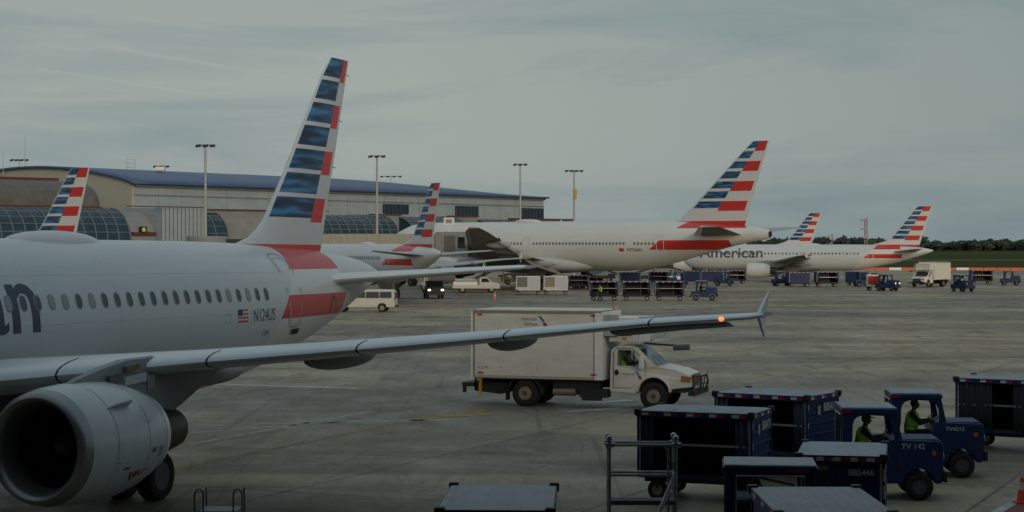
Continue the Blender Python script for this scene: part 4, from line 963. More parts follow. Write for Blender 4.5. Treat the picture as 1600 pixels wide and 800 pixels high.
# ------------------------------------------------------------------ baggage cart (x along its long side, open side faces -y)
def cart(label, loc, rz, L=2.7, W=1.65, Hh=2.0, number=None, style='open', group='navy baggage carts', near=True):
    t = thing('baggage_cart', label, 'baggage cart', loc, rz, group)
    hx, hy = L / 2, W / 2; zf = .50
    bv = .012 if near else 0
    m = MB(); m.box(-hx, hx, -hy, hy, zf, zf + .09); m.box(-hx + .1, hx - .1, -hy + .15, -hy + .25, zf - .1, zf); m.box(-hx + .1, hx - .1, hy - .25, hy - .15, zf - .1, zf); m.build('deck', M_navyd, t, bevel=bv)
    m = MB(); m.box(-hx - .03, hx + .03, -hy - .03, hy + .03, Hh - .035, Hh)
    if near:
        for i in range(9):
            x = -hx + L * (i + .5) / 9; m.box(x - .008, x + .008, -hy, hy, Hh - .001, Hh + .003)
    ro = m.build('roof', M_roof, t, bevel=bv)
    m = MB(); m.box(-hx - .045, hx + .045, -hy - .045, -hy - .03, Hh - .13, Hh - .005); m.box(-hx - .045, hx + .045, hy + .03, hy + .045, Hh - .13, Hh - .005)
    m.box(-hx - .045, -hx - .03, -hy - .03, hy + .03, Hh - .13, Hh - .005); m.box(hx + .03, hx + .045, -hy - .03, hy + .03, Hh - .13, Hh - .005); m.build('roof_edge', M_navy, ro)
    def tapes(fn, n, ln):
        for i in range(n):
            c = -ln / 2 + ln * (i + .5) / n
            for k, mm in ((-1, M_refl_w), (1, M_refl_r)):
                q = MB(); fn(q, c + k * .085); q.build('reflective_tape', mm, ro)
    tapes(lambda q, c: q.box(c - .08, c + .08, -hy - .048, -hy - .044, Hh - .10, Hh - .03), 5, L)
    tapes(lambda q, c: q.box(hx + .044, hx + .048, c - .08, c + .08, Hh - .10, Hh - .03), 3, W)
    if near:
        tapes(lambda q, c: q.box(-hx - .048, -hx - .044, c - .08, c + .08, Hh - .10, Hh - .03), 3, W)
        for sx in (-1, 1):
            for sy in (-1, 1):
                q = MB(); q.box(sx * hx - .075, sx * hx + .075, sy * hy - .075, sy * hy + .075, Hh - .10, Hh + .035); q.build('corner_bumper', M_black, ro, bevel=.02)
    for sx in (-1, 1):
        m = MB(); x0, x1 = sorted((sx * hx, sx * (hx - .03))); m.box(x0, x1, -hy, hy, zf + .09, Hh - .04)
        for i in range(5 if near else 3):
            z = zf + .25 + (Hh - zf - .45) * i / (4 if near else 2); m.box(*sorted((sx * hx, sx * (hx + .025))), -hy + .05, hy - .05, z, z + .05)
        m.box(*sorted((sx * hx, sx * (hx + .028))), -hy, -hy + .06, zf + .09, Hh - .04); m.box(*sorted((sx * hx, sx * (hx + .028))), hy - .06, hy, zf + .09, Hh - .04)
        ep = m.build('end_panel', M_navy, t, bevel=bv)
        if near:
            for z in (.7, 1.2, 1.65):
                q = MB(); q.box(*sorted((sx * (hx + .028), sx * (hx + .031))), -hy + .012, -hy + .045, z, z + .14); q.build('reflective_tape', M_refl_w, ep)
            q = MB(); q.box(*sorted((sx * (hx + .024), sx * (hx + .027))), -.35, -.2, Hh - .5, Hh - .28); q.build('placard', mat('pale_placard', (.4, .42, .42), .6), ep)
            if number:
                flat_text('lettering', number, .27, M_silv, ep, (sx * (hx + .030), -sx * .02, Hh - .42), (0, sx, 0), (0, 0, 1), bold=.012, squeeze=.95)
    for sx in (-1, 1):
        for sy in (-1, 1):
            q = MB(); q.box(sx * (hx - .05) - .02, sx * (hx - .05) + .02, sy * (hy - .02) - .02, sy * (hy - .02) + .02, zf + .09, Hh - .04); q.build('corner_post', M_galv if sy < 0 else M_navy, t)
    if style in ('open', 'curtain'):
        m = MB(); m.box(-hx + .03, hx - .03, hy - .03, hy - .01, zf + .09, Hh - .04); m.build('back_panel', M_navyd, t)
        m = MB(); zs = zf + (Hh - zf) * .50; m.box(-hx + .05, hx - .05, -hy + .05, hy - .05, zs, zs + .03); m.box(-hx + .05, hx - .05, -hy + .01, -hy + .05, zs - .01, zs + .04, 1); m.build('shelf', [M_navyd, M_alu], t)
        m = MB(); m.box(.14 * L - .02, .14 * L + .02, hy - .10, hy - .06, zf + .1, Hh - .05); m.build('upright', M_galv, t)
        def curtain(x0, x1, name='curtain'):
            q = MB(); n = max(6, int((x1 - x0) / .035)); top = []; bot = []
            for i in range(n + 1):
                x = x0 + (x1 - x0) * i / n; y = -hy - .005 + .025 * math.sin(i * 1.5) + .01 * math.sin(i * .6); top.append((x, y, Hh - .14)); bot.append((x + .01 * math.sin(i), y * 1.0 + .012 * math.sin(i * 2.1), zf + .04))
            q.loft([top, [((a[0] + b[0]) / 2, a[1] + .008, (a[2] + b[2]) / 2) for a, b in zip(top, bot)], bot], close=False, caps=False)
            o = q.build(name, M_curt if style == 'curtain' else mat('navy_vinyl_curtain', (.010, .016, .045), .6, var=.3, vscale=6, streak=(5, 5, .5)), t); sm = o.modifiers.new('thick', 'SOLIDIFY'); sm.thickness = .006
        if style == 'open': curtain(-hx + .06, -hx + .36); curtain(hx - .36, hx - .06)
        else: curtain(-hx + .04, -hx + L * .36); curtain(-hx + L * .56, hx - .04)
    else:
        m = MB(); m.box(-hx + .03, hx - .03, -hy + .01, -hy + .04, zf + .09, Hh - .04)
        for i in range(6):
            x = -hx + L * (i + .5) / 6; m.box(x - .02, x + .02, -hy - .012, -hy + .01, zf + .1, Hh - .14)
        m.build('side_panel', M_navy, t, bevel=bv)
        m = MB(); m.box(-hx + .03, hx - .03, hy - .04, hy - .01, zf + .09, Hh - .04); m.build('back_panel', M_navy, t)
    for sx in (-1, 1):
        for sy in (-1, 1):
            w_ = wheel_mb((0, 0, 0), .23, .13, 18 if near else 12).build('wheel', [M_rubber, M_rim], t); w_.location = (sx * (hx - .42), sy * (hy - .14), .23)
            if near:
                q = MB(); q.box(-.03, .03, -.09, .09, .05, .28); q.build('wheel_fork', M_chass, w_)
    m = MB(); m.tube([(hx, 0, zf), (hx + .75, 0, .38)], .03, 6); m.build('tow_bar', M_chass, t)
    return t

def corner_cart(fl, fr, Hh, W, label, **k):      # front-left and front-right roof corners given in picture pixels
    def P(q): y = (H - Hh) * F / (q[1] - HY); return Vector(((q[0] - 800) / F * y, y, 0))
    a, b = P(fl), P(fr); d = b - a; L = k.pop('L', d.length); d.normalize(); n = Vector((-d.y, d.x, 0))
    c = (a + b) / 2 + n * W / 2
    return cart(label, c, math.atan2(d.y, d.x), L=L, W=W, Hh=Hh, **k)

# ------------------------------------------------------------------ baggage tractor (x forward)
def tug(label, loc, rz, number=None, lamps=False, near=True, group='navy baggage tractors'):
    t = thing('baggage_tractor', label, 'baggage tractor', loc, rz, group); bv = .015 if near else 0
    # chassis tub with wheel arches
    def arch(cx, r, n=8): return [(cx + r * math.cos(PI * i / n), .36 + r * math.sin(PI * i / n)) for i in range(n + 1)][::-1]
    body = [(-1.25, .40)] + arch(-.78, .36) + arch(.92, .36) + [(1.42, .40), (1.45, .60), (1.45, 1.24), (1.40, 1.33), (.28, 1.36), (.16, .86), (-.55, .86), (-.62, .95), (-1.25, .95)]
    m = MB(); m.prism([(a, max(b, .38)) for a, b in body], -.74, .74); bo = m.build('body', M_navy, t, bevel=bv * 1.5)
    m = MB(); m.box(1.45, 1.53, -.78, .78, .42, .66); m.build('bumper', M_chass, bo, bevel=bv)
    m = MB(); m.box(.5, 1.38, -.60, .60, 1.34, 1.365); m.build('hood_lid', M_navy, bo, bevel=bv)
    m = MB(); m.box(1.2, 1.28, -.752, -.742, 1.02, 1.12); m.build('side_marker', M_org, bo)
    for z in (.62, .72, .82, .92, 1.02):
        m = MB(); m.box(1.452, 1.47, -.45, .45, z, z + .05); m.build('grille_bar', M_chass, bo)
    for s in (-1, 1):
        m = MB(); m.lathe([(0, .02), (.01, .085), (-.02, .10)], (1.465, s * .58, .98), 'x', 14); m.build('headlight', M_headl if lamps else mat('unlit_lamp_glass', (.35, .36, .36), .2), bo)
    if number and near:
        flat_text('lettering', number, .16 if number[2] == ' ' else .13, M_silv, bo, (.52, -.746, 1.16), (1, 0, 0), (0, 0, 1), bold=.003, squeeze=1.1)
        m = MB(); m.box(.42, 1.2, -.748, -.74, .62, .66); m.box(.42, .46, -.748, -.74, .62, 1.08); m.box(1.16, 1.2, -.748, -.74, .7, 1.08); m.build('panel_seam', M_navyd, bo)
    # cab: roof, rear panel with window, front frame, side arches
    m = MB(); m.box(-.78, .42, -.76, .76, 2.02, 2.08); m.build('cab_roof', M_roof, t, bevel=bv * 1.5)
    m = MB(); m.box(-.80, .44, -.78, -.762, 1.95, 2.03); m.box(-.80, .44, .762, .78, 1.95, 2.03); m.box(-.80, -.782, -.78, .78, 1.95, 2.03); m.build('roof_edge', M_navy, t)
    if near:
        m = MB(); m.box(-.79, -.60, -.785, -.780, 1.96, 2.02); m.box(-.806, -.80, -.62, -.28, 1.96, 2.02); m.build('marker_lamp', M_refl_r, t)
        m = MB(); m.tube([(-.80, -.56, 1.2), (-.80, -.56, 1.9), (-.80, .56, 1.9), (-.80, .56, 1.2)], .018, 6); m.build('rear_window_trim', M_alu, t)
    m = MB(); m.box(-.78, -.74, -.74, -.56, .94, 2.02); m.box(-.78, -.74, .56, .74, .94, 2.02); m.box(-.78, -.74, -.56, .56, .94, 1.22); m.box(-.78, -.74, -.56, .56, 1.88, 2.02); m.build('rear_panel', M_navy, t, bevel=bv)
    m = MB(); m.box(-.77, -.765, -.56, .56, 1.22, 1.88); m.build('rear_window', M_cabglass, t)
    for s in (-1, 1):
        y0, y1 = sorted((s * .70, s * .75)); m = MB()
        # side frame with rounded opening
        inner = []; cx, cz_, rx, rz2 = -.12, 1.40, .46, .50
        for i in range(20):
            a = 2 * PI * i / 20; k = 4; inner.append((cx + rx * math.copysign(abs(math.cos(a)) ** (2 / k), math.cos(a)) - (.06 * (math.sin(a) < 0)) + .05 * (1 - (math.sin(a) + 1) / 2), cz_ + rz2 * math.copysign(abs(math.sin(a)) ** (2 / k), math.sin(a))))
        outer = []
        ol = [(-.76, .90), (.30, .90), (.50, 1.34), (.36, 2.02), (-.76, 2.02)]
        for p in inner:
            d = Vector((p[0] - cx, p[1] - cz_)); best = None
            for i in range(5):
                a_, b_ = Vector(ol[i]), Vector(ol[(i + 1) % 5]); e_ = b_ - a_; den = d.x * e_.y - d.y * e_.x
                if abs(den) < 1e-9: continue
                w_ = a_ - Vector((cx, cz_)); tt = (w_.x * e_.y - w_.y * e_.x) / den; uu = (w_.x * d.y - w_.y * d.x) / den
                if tt > 0 and -.001 <= uu <= 1.001 and (best is None or tt < best): best = tt
            outer.append((cx + d.x * (best or 1.2), cz_ + d.y * (best or 1.2)))
        vs = [(a, y0, b) for a, b in inner] + [(a, y0, b) for a, b in outer] + [(a, y1, b) for a, b in inner] + [(a, y1, b) for a, b in outer]; fs = []
        for i in range(20):
            j = (i + 1) % 20; fs += [(i, j, j + 20, i + 20), (i + 40, i + 60, j + 60, j + 40), (i, i + 40, j + 40, j), (i + 20, j + 20, j + 60, i + 60)]
        m.add(vs, fs); m.build('side_frame', M_navy, t)
    m = MB(); m.prism([(.50, 1.36), (.54, 1.36), (.40, 2.02), (.36, 2.02)], -.74, -.66); m.prism([(.50, 1.36), (.54, 1.36), (.40, 2.02), (.36, 2.02)], .66, .74); m.prism([(.39, 1.94), (.43, 1.94), (.40, 2.02), (.37, 2.02)], -.66, .66); m.build('windscreen_frame', M_navy, t)
    m = MB(); m.tube([(.52, -.1, 1.42), (.44, .35, 1.75)], .012, 6); m.build('wiper', M_black, t)
    # seat, wheel
    m = MB(); m.box(-.55, -.08, -.36, .36, .86, 1.00); m.box(-.64, -.54, -.36, .36, .96, 1.50); m.build('seat', M_black, t, bevel=.03)
    m = MB(); m.tube([(.42, .0, 1.05), (.22, 0, 1.34)], .025, 8)
    n = 16; m.loft([[Vector((.20, 0, 1.36)) + Vector((.10 * math.sin(2*PI*i/n), .19 * math.cos(2*PI*i/n), .16 * math.sin(2*PI*i/n))) + Vector((.012 * a, 0, .012 * b)) for a, b in ((1, 0), (0, 1), (-1, 0), (0, -1))] for i in range(n + 1)]); m.build('steering_wheel', M_black, t)
    for x in (-.78, .92):
        for s in (-1, 1):
            w_ = wheel_mb((0, 0, 0), .31, .20, 22 if near else 14, rim=.52).build('wheel', [M_rubber, M_rimd], t); w_.location = (x, s * .66, .31)
    m = MB(); m.box(-1.42, -1.25, -.12, .12, .42, .56); m.build('tow_hitch', M_chass, t)
    return t

# ------------------------------------------------------------------ box truck (x forward, near side -y)
def box_truck(label, loc, rz):
    t = thing('box_truck', label, 'truck', loc, rz)
    # origin: ground below the box's rear end. box x 0..4.75, z .98..3.42
    m = MB(); m.box(.03, 4.72, -1.22, 1.22, 1.02, 3.36); bx = m.build('cargo_box', M_truck, t, bevel=.01)
    M_trim = mat('worn_tan_trim', (.30, .23, .14), .6, var=.2)
    m = MB(); m.box(0, 4.75, -1.245, -1.22, 3.30, 3.40); m.box(0, 4.75, 1.22, 1.245, 3.30, 3.40); m.box(0, .045, -1.25, 1.25, 3.36, 3.41); m.box(.0, .06, -1.245, -1.22, 1.0, 3.32); m.box(4.44, 4.48, -1.235, -1.22, 1.1, 3.30); m.box(4.70, 4.76, -1.25, 1.25, 3.36, 3.41); m.build('box_trim', M_trim, bx)
    m = MB(); m.box(-.08, .0, -1.24, -1.16, .98, 3.38); m.box(-.08, 0, 1.16, 1.24, .98, 3.38); m.box(-.06, .02, -1.15, 1.15, 1.02, 3.36); m.build('rear_door', M_wht2, bx)
    m = MB(); m.box(4.48, 4.72, -1.25, -1.22, 1.0, 3.34); m.box(4.72, 4.78, -1.25, 1.25, 1.0, 3.38); m.build('front_panel', M_wht2, bx)
    m = MB(); m.box(.05, 4.7, -1.20, 1.20, 3.36, 3.43); m.build('box_roof', mat('pale_translucent_roof', (.58, .60, .60), .5), bx, bevel=.02)
    m = MB(); m.box(0, 4.75, -1.24, -1.21, 1.0, 1.10); m.build('bottom_rail', mat('cream_rail', (.42, .40, .34), .5), bx)
    for i in range(30):
        q = .2 + i * .15; m = MB(); m.box(q, q + .02, -1.245, -1.24, 1.02, 1.08); m.build('rail_rivet', M_trim, bx)
    for x in (.18, 4.35):
        m = MB(); m.box(x, x + .16, -1.25, -1.222, 3.22, 3.27); m.build('marker_light', M_red, bx); m = MB(); m.box(x, x + .2, -1.25, -1.222, 1.16, 1.21); m.build('marker_light', M_red, bx)
    for x in (1.02, 2.35): m = MB(); m.box(x, x + .05, -1.23, -1.22, 1.36, 1.40); m.build('clearance_lamp', M_org, bx)
    flat_text('lettering', 'American', .19, mat('grey_logo_lettering', (.16, .17, .17), .5), bx, (2.38, -1.228, 3.05), (1, 0, 0), (0, 0, 1), align=1.0, squeeze=.82)
    flat_text('lettering', 'Airlines', .19, mat('grey_logo_lettering', (.16, .17, .17), .5), bx, (2.38, -1.228, 2.87), (1, 0, 0), (0, 0, 1), align=1.0, squeeze=.82)
    flat_text('lettering', 'FL2178', .13, mat('grey_logo_lettering', (.16, .17, .17), .5), bx, (.16, -1.228, 1.33), (1, 0, 0), (0, 0, 1))
    def swoosh(par, x, y, z, s):
        m = MB(); m.add([(x, y, z + .50 * s), (x + .12 * s, y, z + .48 * s), (x + .28 * s, y, z + .27 * s), (x + .20 * s, y, z + .24 * s), (x + .08 * s, y, z + .38 * s)], [(0, 1, 2, 3, 4)]); m.build('logo', mat('logo_blue', (.03, .17, .28), .5), par)
        m = MB(); m.add([(x + .20 * s, y, z + .22 * s), (x + .31 * s, y, z + .24 * s), (x + .46 * s, y, z), (x + .26 * s, y, z), (x + .22 * s, y, z + .10 * s)], [(0, 1, 2, 3, 4)]); m.build('logo', M_red, par)
    swoosh(bx, 2.42, -1.228, 2.78, .88)
    # frame and running gear
    m = MB(); m.box(-.2, 7.3, -.48, -.36, .70, .95); m.box(-.2, 7.3, .36, .48, .70, .95)
    for x in (.1, 1.2, 2.6, 3.8, 5.0, 6.2): m.box(x, x + .1, -.36, .36, .75, .9)
    m.box(.1, 4.7, -1.1, 1.1, .93, 1.0); m.box(2.9, 4.6, -1.0, -.5, .45, .92); m.build('chassis', M_chass, t)
    m = MB(); m.tube([(2.95, -1.08, .55), (3.75, -1.08, .55)], .13, 12); m.build('fuel_tank', mat('tan_tank', (.25, .20, .14), .5, metal=.4), t)
    m = MB(); m.box(3.9, 4.9, -1.12, -.6, .38, .66); m.box(4.0, 4.7, -1.2, -1.0, .28, .40); m.build('side_step', M_chass, t, bevel=.02)
    # rear platform, bumper, stabiliser
    m = MB(); m.box(-.50, -.05, -1.0, 1.0, .66, .80); m.box(-.44, -.36, -1.1, -.9, .45, .7); m.box(-.44, -.36, .9, 1.1, .45, .7); m.prism([(-.1, .5), (.9, .40), (1.3, .55), (1.3, .78), (-.1, .9)], -.8, .8); m.build('rear_bumper', M_chass, t)
    m = MB(); m.box(.12, .30, -1.18, -1.02, .88, 1.08); m.box(.17, .27, -1.12, -1.04, .38, .90); m.box(.1, .3, 1.02, 1.18, .5, 1.0); m.build('stabiliser_leg', M_yel, t, bevel=.01)
    for s in (-1, 1):
        q = MB(); n = 12; arc = [(1.88 + .62 * math.cos(PI * i / n), .50 + .62 * math.sin(PI * i / n)) for i in range(n + 1)]
        q.loft([[(a, s * .80, b), (a, s * 1.2, b), (a * .985 + .028, s * 1.2, b - .03), (a * .985 + .028, s * .80, b - .03)] for a, b in arc], smooth=False)
        q.build('rear_mudguard', M_chass, t); q = MB(); q.box(1.20, 1.24, *sorted((s * .80, s * 1.18)), .22, .60); q.build('mud_flap', M_black, t)
    for x, ys in ((1.90, (-1.02, -.76, .76, 1.02)), (6.55, (-1.0, 1.0))):
        for y in ys:
            w_ = wheel_mb((0, 0, 0), .48, .25, 28, rim=.50).build('wheel', [M_rubber, M_rim], t); w_.location = (x, y, .48)
            if abs(y) > .9:
                hb_ = MB(); s = 1 if y > 0 else -1; hb_.lathe([(0, .11), (s * .07, .09), (s * .08, .02)], (0, s * .05, 0), 'y', 12)
                for k in range(8): a = 2 * PI * k / 8; hb_.ell((math.cos(a) * .16, s * .07, math.sin(a) * .16), (.018, .02, .018), 6)
                hb_.build('hub', M_rimd, w_)
    # cab: doors, roof, windscreen, bonnet
    prof = [(4.98, .62), (4.98, 1.50), (6.64, 1.50), (7.35, 1.38), (7.72, 1.24), (7.80, 1.05), (7.80, .80), (7.15, .72)]
    prof += [(6.55 + .58 * math.cos(PI * i / 10), .62 + .52 * math.sin(PI * i / 10)) for i in range(11)] + [(5.9, .55)]
    def hw(a, b):
        w_ = 1.05 if a < 5.95 else 1.05 - .20 * min(1, (a - 5.95) / 1.7)
        return w_ if b < 1.49 else min(w_, .99)
    m = MB(); n = len(prof); m.add([(a, -hw(a, b), b) for a, b in prof] + [(a, hw(a, b), b) for a, b in prof], [list(range(n)), list(range(2 * n - 1, n - 1, -1))] + [(i, i + n, (i + 1) % n + n, (i + 1) % n) for i in range(n)])
    m.prism([(5.00, 2.04), (5.06, 2.12), (5.30, 2.20), (5.75, 2.20), (5.93, 2.14), (6.02, 2.04)], -.93, .93)
    m.prism([(4.98, 1.49), (5.22, 1.49), (5.24, 2.05), (5.00, 2.05)], -.97, .97)
    for s_ in (-1, 1): m.prism([(6.12, 1.49), (6.62, 1.49), (6.02, 2.06), (5.72, 2.05)], *sorted((s_ * .88, s_ * .965)))
    cb = m.build('cab', M_truck, t, bevel=.02)
    m = MB(); m.box(6.0, 7.6, -.80, .80, .6, 1.0); m.build('engine_bay', M_chass, t)
    for s in (-1, 1):
        f = lambda a, b, e=.004: (a, s * (hw(a, b) + e), b)
        m = MB(); q = [(5.22, 1.50), (5.22, 2.02), (5.30, 2.05), (5.72, 2.05), (6.0, 1.68), (6.14, 1.50)]; m.add([(p[0], s * .955, p[1]) for p in q], [list(range(6))]); sw = m.build('side_window', M_cabglass, cb)
        m = MB(); m.box(5.80, 5.83, *sorted((s * .90, s * .99)), 1.50, 2.02); m.build('window_post', M_chass, sw)
        m = MB(); pts = [(5.10, .74), (5.10, 1.98), (5.22, 2.12), (5.78, 2.12), (6.25, 1.62), (6.25, .74), (5.10, .74)]; m.tube([f(a, b, .002) for a, b in pts], .010, 5); dr = m.build('door_seam', M_gap, cb)
        m = MB(); m.box(5.20, 5.30, *sorted((s * 1.05, s * 1.085)), 1.22, 1.30); m.ell((5.22, s * 1.05, 1.28), (.07, .02, .11), 10); m.build('door_handle', M_black, cb)
        m = MB(); m.box(6.08, 6.24, *sorted((s * 1.18, s * 1.32)), 1.42, 1.86); m.box(6.1, 6.2, *sorted((s * 1.0, s * 1.2)), 1.45, 1.5); m.box(6.1, 6.2, *sorted((s * .95, s * 1.2)), 1.78, 1.83); m.build('wing_mirror', M_wht2, cb, bevel=.03)
        m = MB(); arc = [(6.55 + .60 * math.cos(PI * i / 14), .62 + .56 * math.sin(PI * i / 14)) for i in range(15)]
        m.loft([[(a, s * (hw(6.6, .9) - .05), b), (a, s * 1.12, b), (a * .9 + .655, s * 1.12, b * .9 + .06), (a * .9 + .655, s * (hw(6.6, .9) - .05), b * .9 + .06)] for a, b in arc], smooth=False)
        m.build('front_fender', M_truck, cb, bevel=.02)
        m = MB(); m.prism([(7.45, .98), (7.80, .98), (7.80, 1.16), (7.48, 1.20)], *sorted((s * .62, s * .90))); m.build('headlight', mat('amber_grey_headlamp', (.40, .16, .07), .3), cb, bevel=.02)
        m = MB(); m.box(5.40, 5.85, *sorted((s * 1.052, s * 1.056)), 1.14, 1.20); m.build('door_lettering', mat('grey_logo_lettering', (.16, .17, .17), .5), cb) if False else None
    flat_text('lettering', 'American', .11, mat('grey_logo_lettering', (.16, .17, .17), .5), cb, (5.86, -1.054, 1.20), (1, 0, 0), (0, 0, 1), align=1.0); swoosh(cb, 5.90, -1.054, 1.06, .52)
    m = MB(); m.add([(6.0, -.88, 2.06), (6.62, -.90, 1.49), (6.62, .90, 1.49), (6.0, .88, 2.06)], [(0, 1, 2, 3)]); v = m.build('windscreen', mat('greenish_windscreen', (.035, .055, .045), .08, spec=.6), cb); v.location = (.014, 0, .014)
    m = MB(); m.tube([(6.66, -.5, 1.56), (6.30, -.1, 1.86)], .012, 5); m.tube([(6.66, .3, 1.56), (6.30, .6, 1.86)], .012, 5); m.build('wiper', M_black, cb)
    m = MB(); m.box(7.80, 7.84, -.55, .55, .82, 1.22)
    for i in range(4): m.box(7.84, 7.87, -.52, .52, .86 + i * .095, .90 + i * .095, 1)
    m.build('grille', [M_black, M_alu], cb)
    m = MB(); m.box(7.78, 8.02, -1.12, 1.12, .52, .70); m.tube([(8.02, -.55, .6), (8.12, -.55, .95), (8.06, -.50, 1.16), (8.06, .50, 1.16), (8.12, .55, .95), (8.02, .55, .6)], .035, 8); m.tube([(8.1, -.55, .9), (8.1, .55, .9)], .025, 6)
    m.tube([(8.0, -.2, .6), (8.08, -.2, 1.15)], .02, 6); m.tube([(8.0, .2, .6), (8.08, .2, 1.15)], .02, 6); m.build('bull_bar', M_chass, t)
    for s in (-1, 1): m = MB(); m.tube([(7.98, s * 1.08, .7), (7.98, s * 1.08, 1.25)], .014, 6); m.build('marker_rod', M_red, t)
    # front service platform above the cab
    m = MB(); m.box(4.95, 6.02, -1.05, 1.05, 2.34, 3.18); m.box(6.02, 6.06, -1.08, 1.08, 2.30, 3.20); pf = m.build('front_platform', M_truck, t, bevel=.02)
    m = MB(); m.box(5.05, 5.8, -1.09, -1.05, 2.62, 2.70); m.tube([(5.0, -1.08, 2.66), (5.75, -1.08, 2.60)], .05, 8); m.build('bridge_plate_ram', M_chass, pf)
    m = MB(); m.box(5.42, 5.58, -1.06, -1.05, 2.40, 2.50); m.build('warning_label', M_yel, pf)
    m = MB(); m.box(4.80, 5.32, -1.18, -1.10, 2.55, 3.28); m.tube([(4.82, -1.2, 2.9), (5.0, -1.2, 3.25)], .03, 6); m.build('hinged_gate', mat('pale_blue_grey_panel', (.36, .39, .42), .5), pf)
    m = MB(); m.lathe([(0, .06), (.10, .05), (.14, .01)], (5.08, -.9, 3.42), 'z', 10); m.build('beacon', M_org, pf)
    m = MB(); m.tube([(6.0, -1.0, 3.2), (6.45, -1.0, 3.2), (6.45, -1.0, 2.35)], .025, 6); m.tube([(6.45, -1.0, 3.2), (6.45, 1.0, 3.2), (6.0, 1.0, 3.2)], .025, 6); m.tube([(6.45, 1.0, 3.2), (6.45, 1.0, 2.35)], .025, 6)
    m.tube([(6.6, -1.0, 3.0), (6.5, -1.0, 2.4)], .02, 6); m.box(6.04, 6.62, -1.0, 1.0, 2.30, 2.35); m.build('railing', M_galv, pf)
    m = MB(); m.tube([(6.2, -1.0, 2.30), (7.35, -1.0, 2.24)], .035, 8); m.build('platform_arm', M_chass, pf)
    m = MB(); m.tube([(7.25, -1.05, 2.17), (7.80, -1.05, 2.20)], .10, 12); m.build('foam_buffer', mat('dark_foam', (.08, .09, .10), .9), pf)
    return t

# placement of the near truck: rear box corner at (735, 633), turned a little toward the camera
TR = R(-18); base = G(820, 635.5)
truck = box_truck('white box truck with a front platform driving behind the near airliner wing', (0, 0, 0), TR)
truck.location = base - Matrix.Rotation(TR, 3, 'Z') @ Vector((1.90, -1.14, 0))
person('truck driver in a green vest seated behind the side window of the box truck', truck.location + Matrix.Rotation(TR, 3, 'Z') @ Vector((5.38, -.50, .74)), TR, vox=.02)

# near carts and tractors ------------------------------------------------
corner_cart((997, 641), (1174, 647), 2.0, 1.75, 'empty open navy baggage cart with a mid shelf, in front of the box truck bumper', number='BB4471')
corner_cart((1126, 613), (1252, 619), 2.0, 1.9, 'open navy baggage cart standing behind the shelved one, left of the tractors', L=2.5, number='BB5417')
corner_cart((1494, 590), (1655, 596), 2.0, 1.6, 'baggage cart with dark grey mesh curtains at the right edge', style='curtain')
corner_cart((1248, 710), (1381, 713), 1.95, 2.3, 'closed navy cart numbered on its end, in front of the tractor with the green-vested driver', style='closed', number=None)
corner_cart((1216, 801), (1395, 801), 2.0, 2.75, 'cart whose grey sheet roof fills the bottom edge beside the tractor cab roof', style='closed', L=1.58)
corner_cart((689, 796), (858, 797), 2.0, 2.75, 'lone cart roof with black corner bumpers at the bottom centre', style='closed', L=1.55)
# number on the end of the closed cart is lettered on its long face as seen
for o in list(bpy.data.objects):
    if o.get('label', '').startswith('closed navy cart numbered'):
        sp_ = [c for c in o.children if c.name.startswith('side_panel')][0]
        flat_text('lettering', 'BB5446', .155, M_silv, sp_, (.13, -1.17, 1.60), (1, 0, 0), (0, 0, 1), bold=.004, squeeze=.92)
        for z in (1.2, 1.5):
            m = MB(); m.box(.74, .78, -1.168, -1.164, z, z + .22); m.build('reflective_tape', M_refl_w, sp_)
        m = MB(); m.box(-.42, -.22, -1.168, -1.164, 1.68, 1.76); m.build('green_placard', mat('green_sticker', (.10, .25, .13), .5), sp_)

def Gz(px, py, z): y = (H - z) * F / (py - HY); return Vector(((px - 800) / F * y, y, 0))
t1 = tug('navy baggage tractor whose driver wears a bright green vest, hood lettered in silver', (0, 0, 0), 0, 'TV 142')
c = Gz(1345, 637, 2.05); t1.location = (c.x + .38, 42.6, 0); t1.rotation_euler.z = R(-4)
person('driver in a bright green vest and black cap at the wheel of the front tractor', t1.location + Vector((-.28, -.02, .50)), R(-4))
t2 = tug('rear one of the two near navy baggage tractors, its driver bareheaded', (0, 0, 0), 0, 'TV4215')
t2.location = (10.15, 46.7, 0); t2.rotation_euler.z = R(-5)
person('bareheaded driver in a green vest at the wheel of the rear near tractor', t2.location + Vector((-.24, 0, .50)), R(-12), cap=False)
t3 = tug('tractor seen from behind with its rear window, between the shelved cart and the numbered cart', (0, 0, 0), 0, None)
t3.location = (4.33, 31.65, 0); t3.rotation_euler.z = R(84)

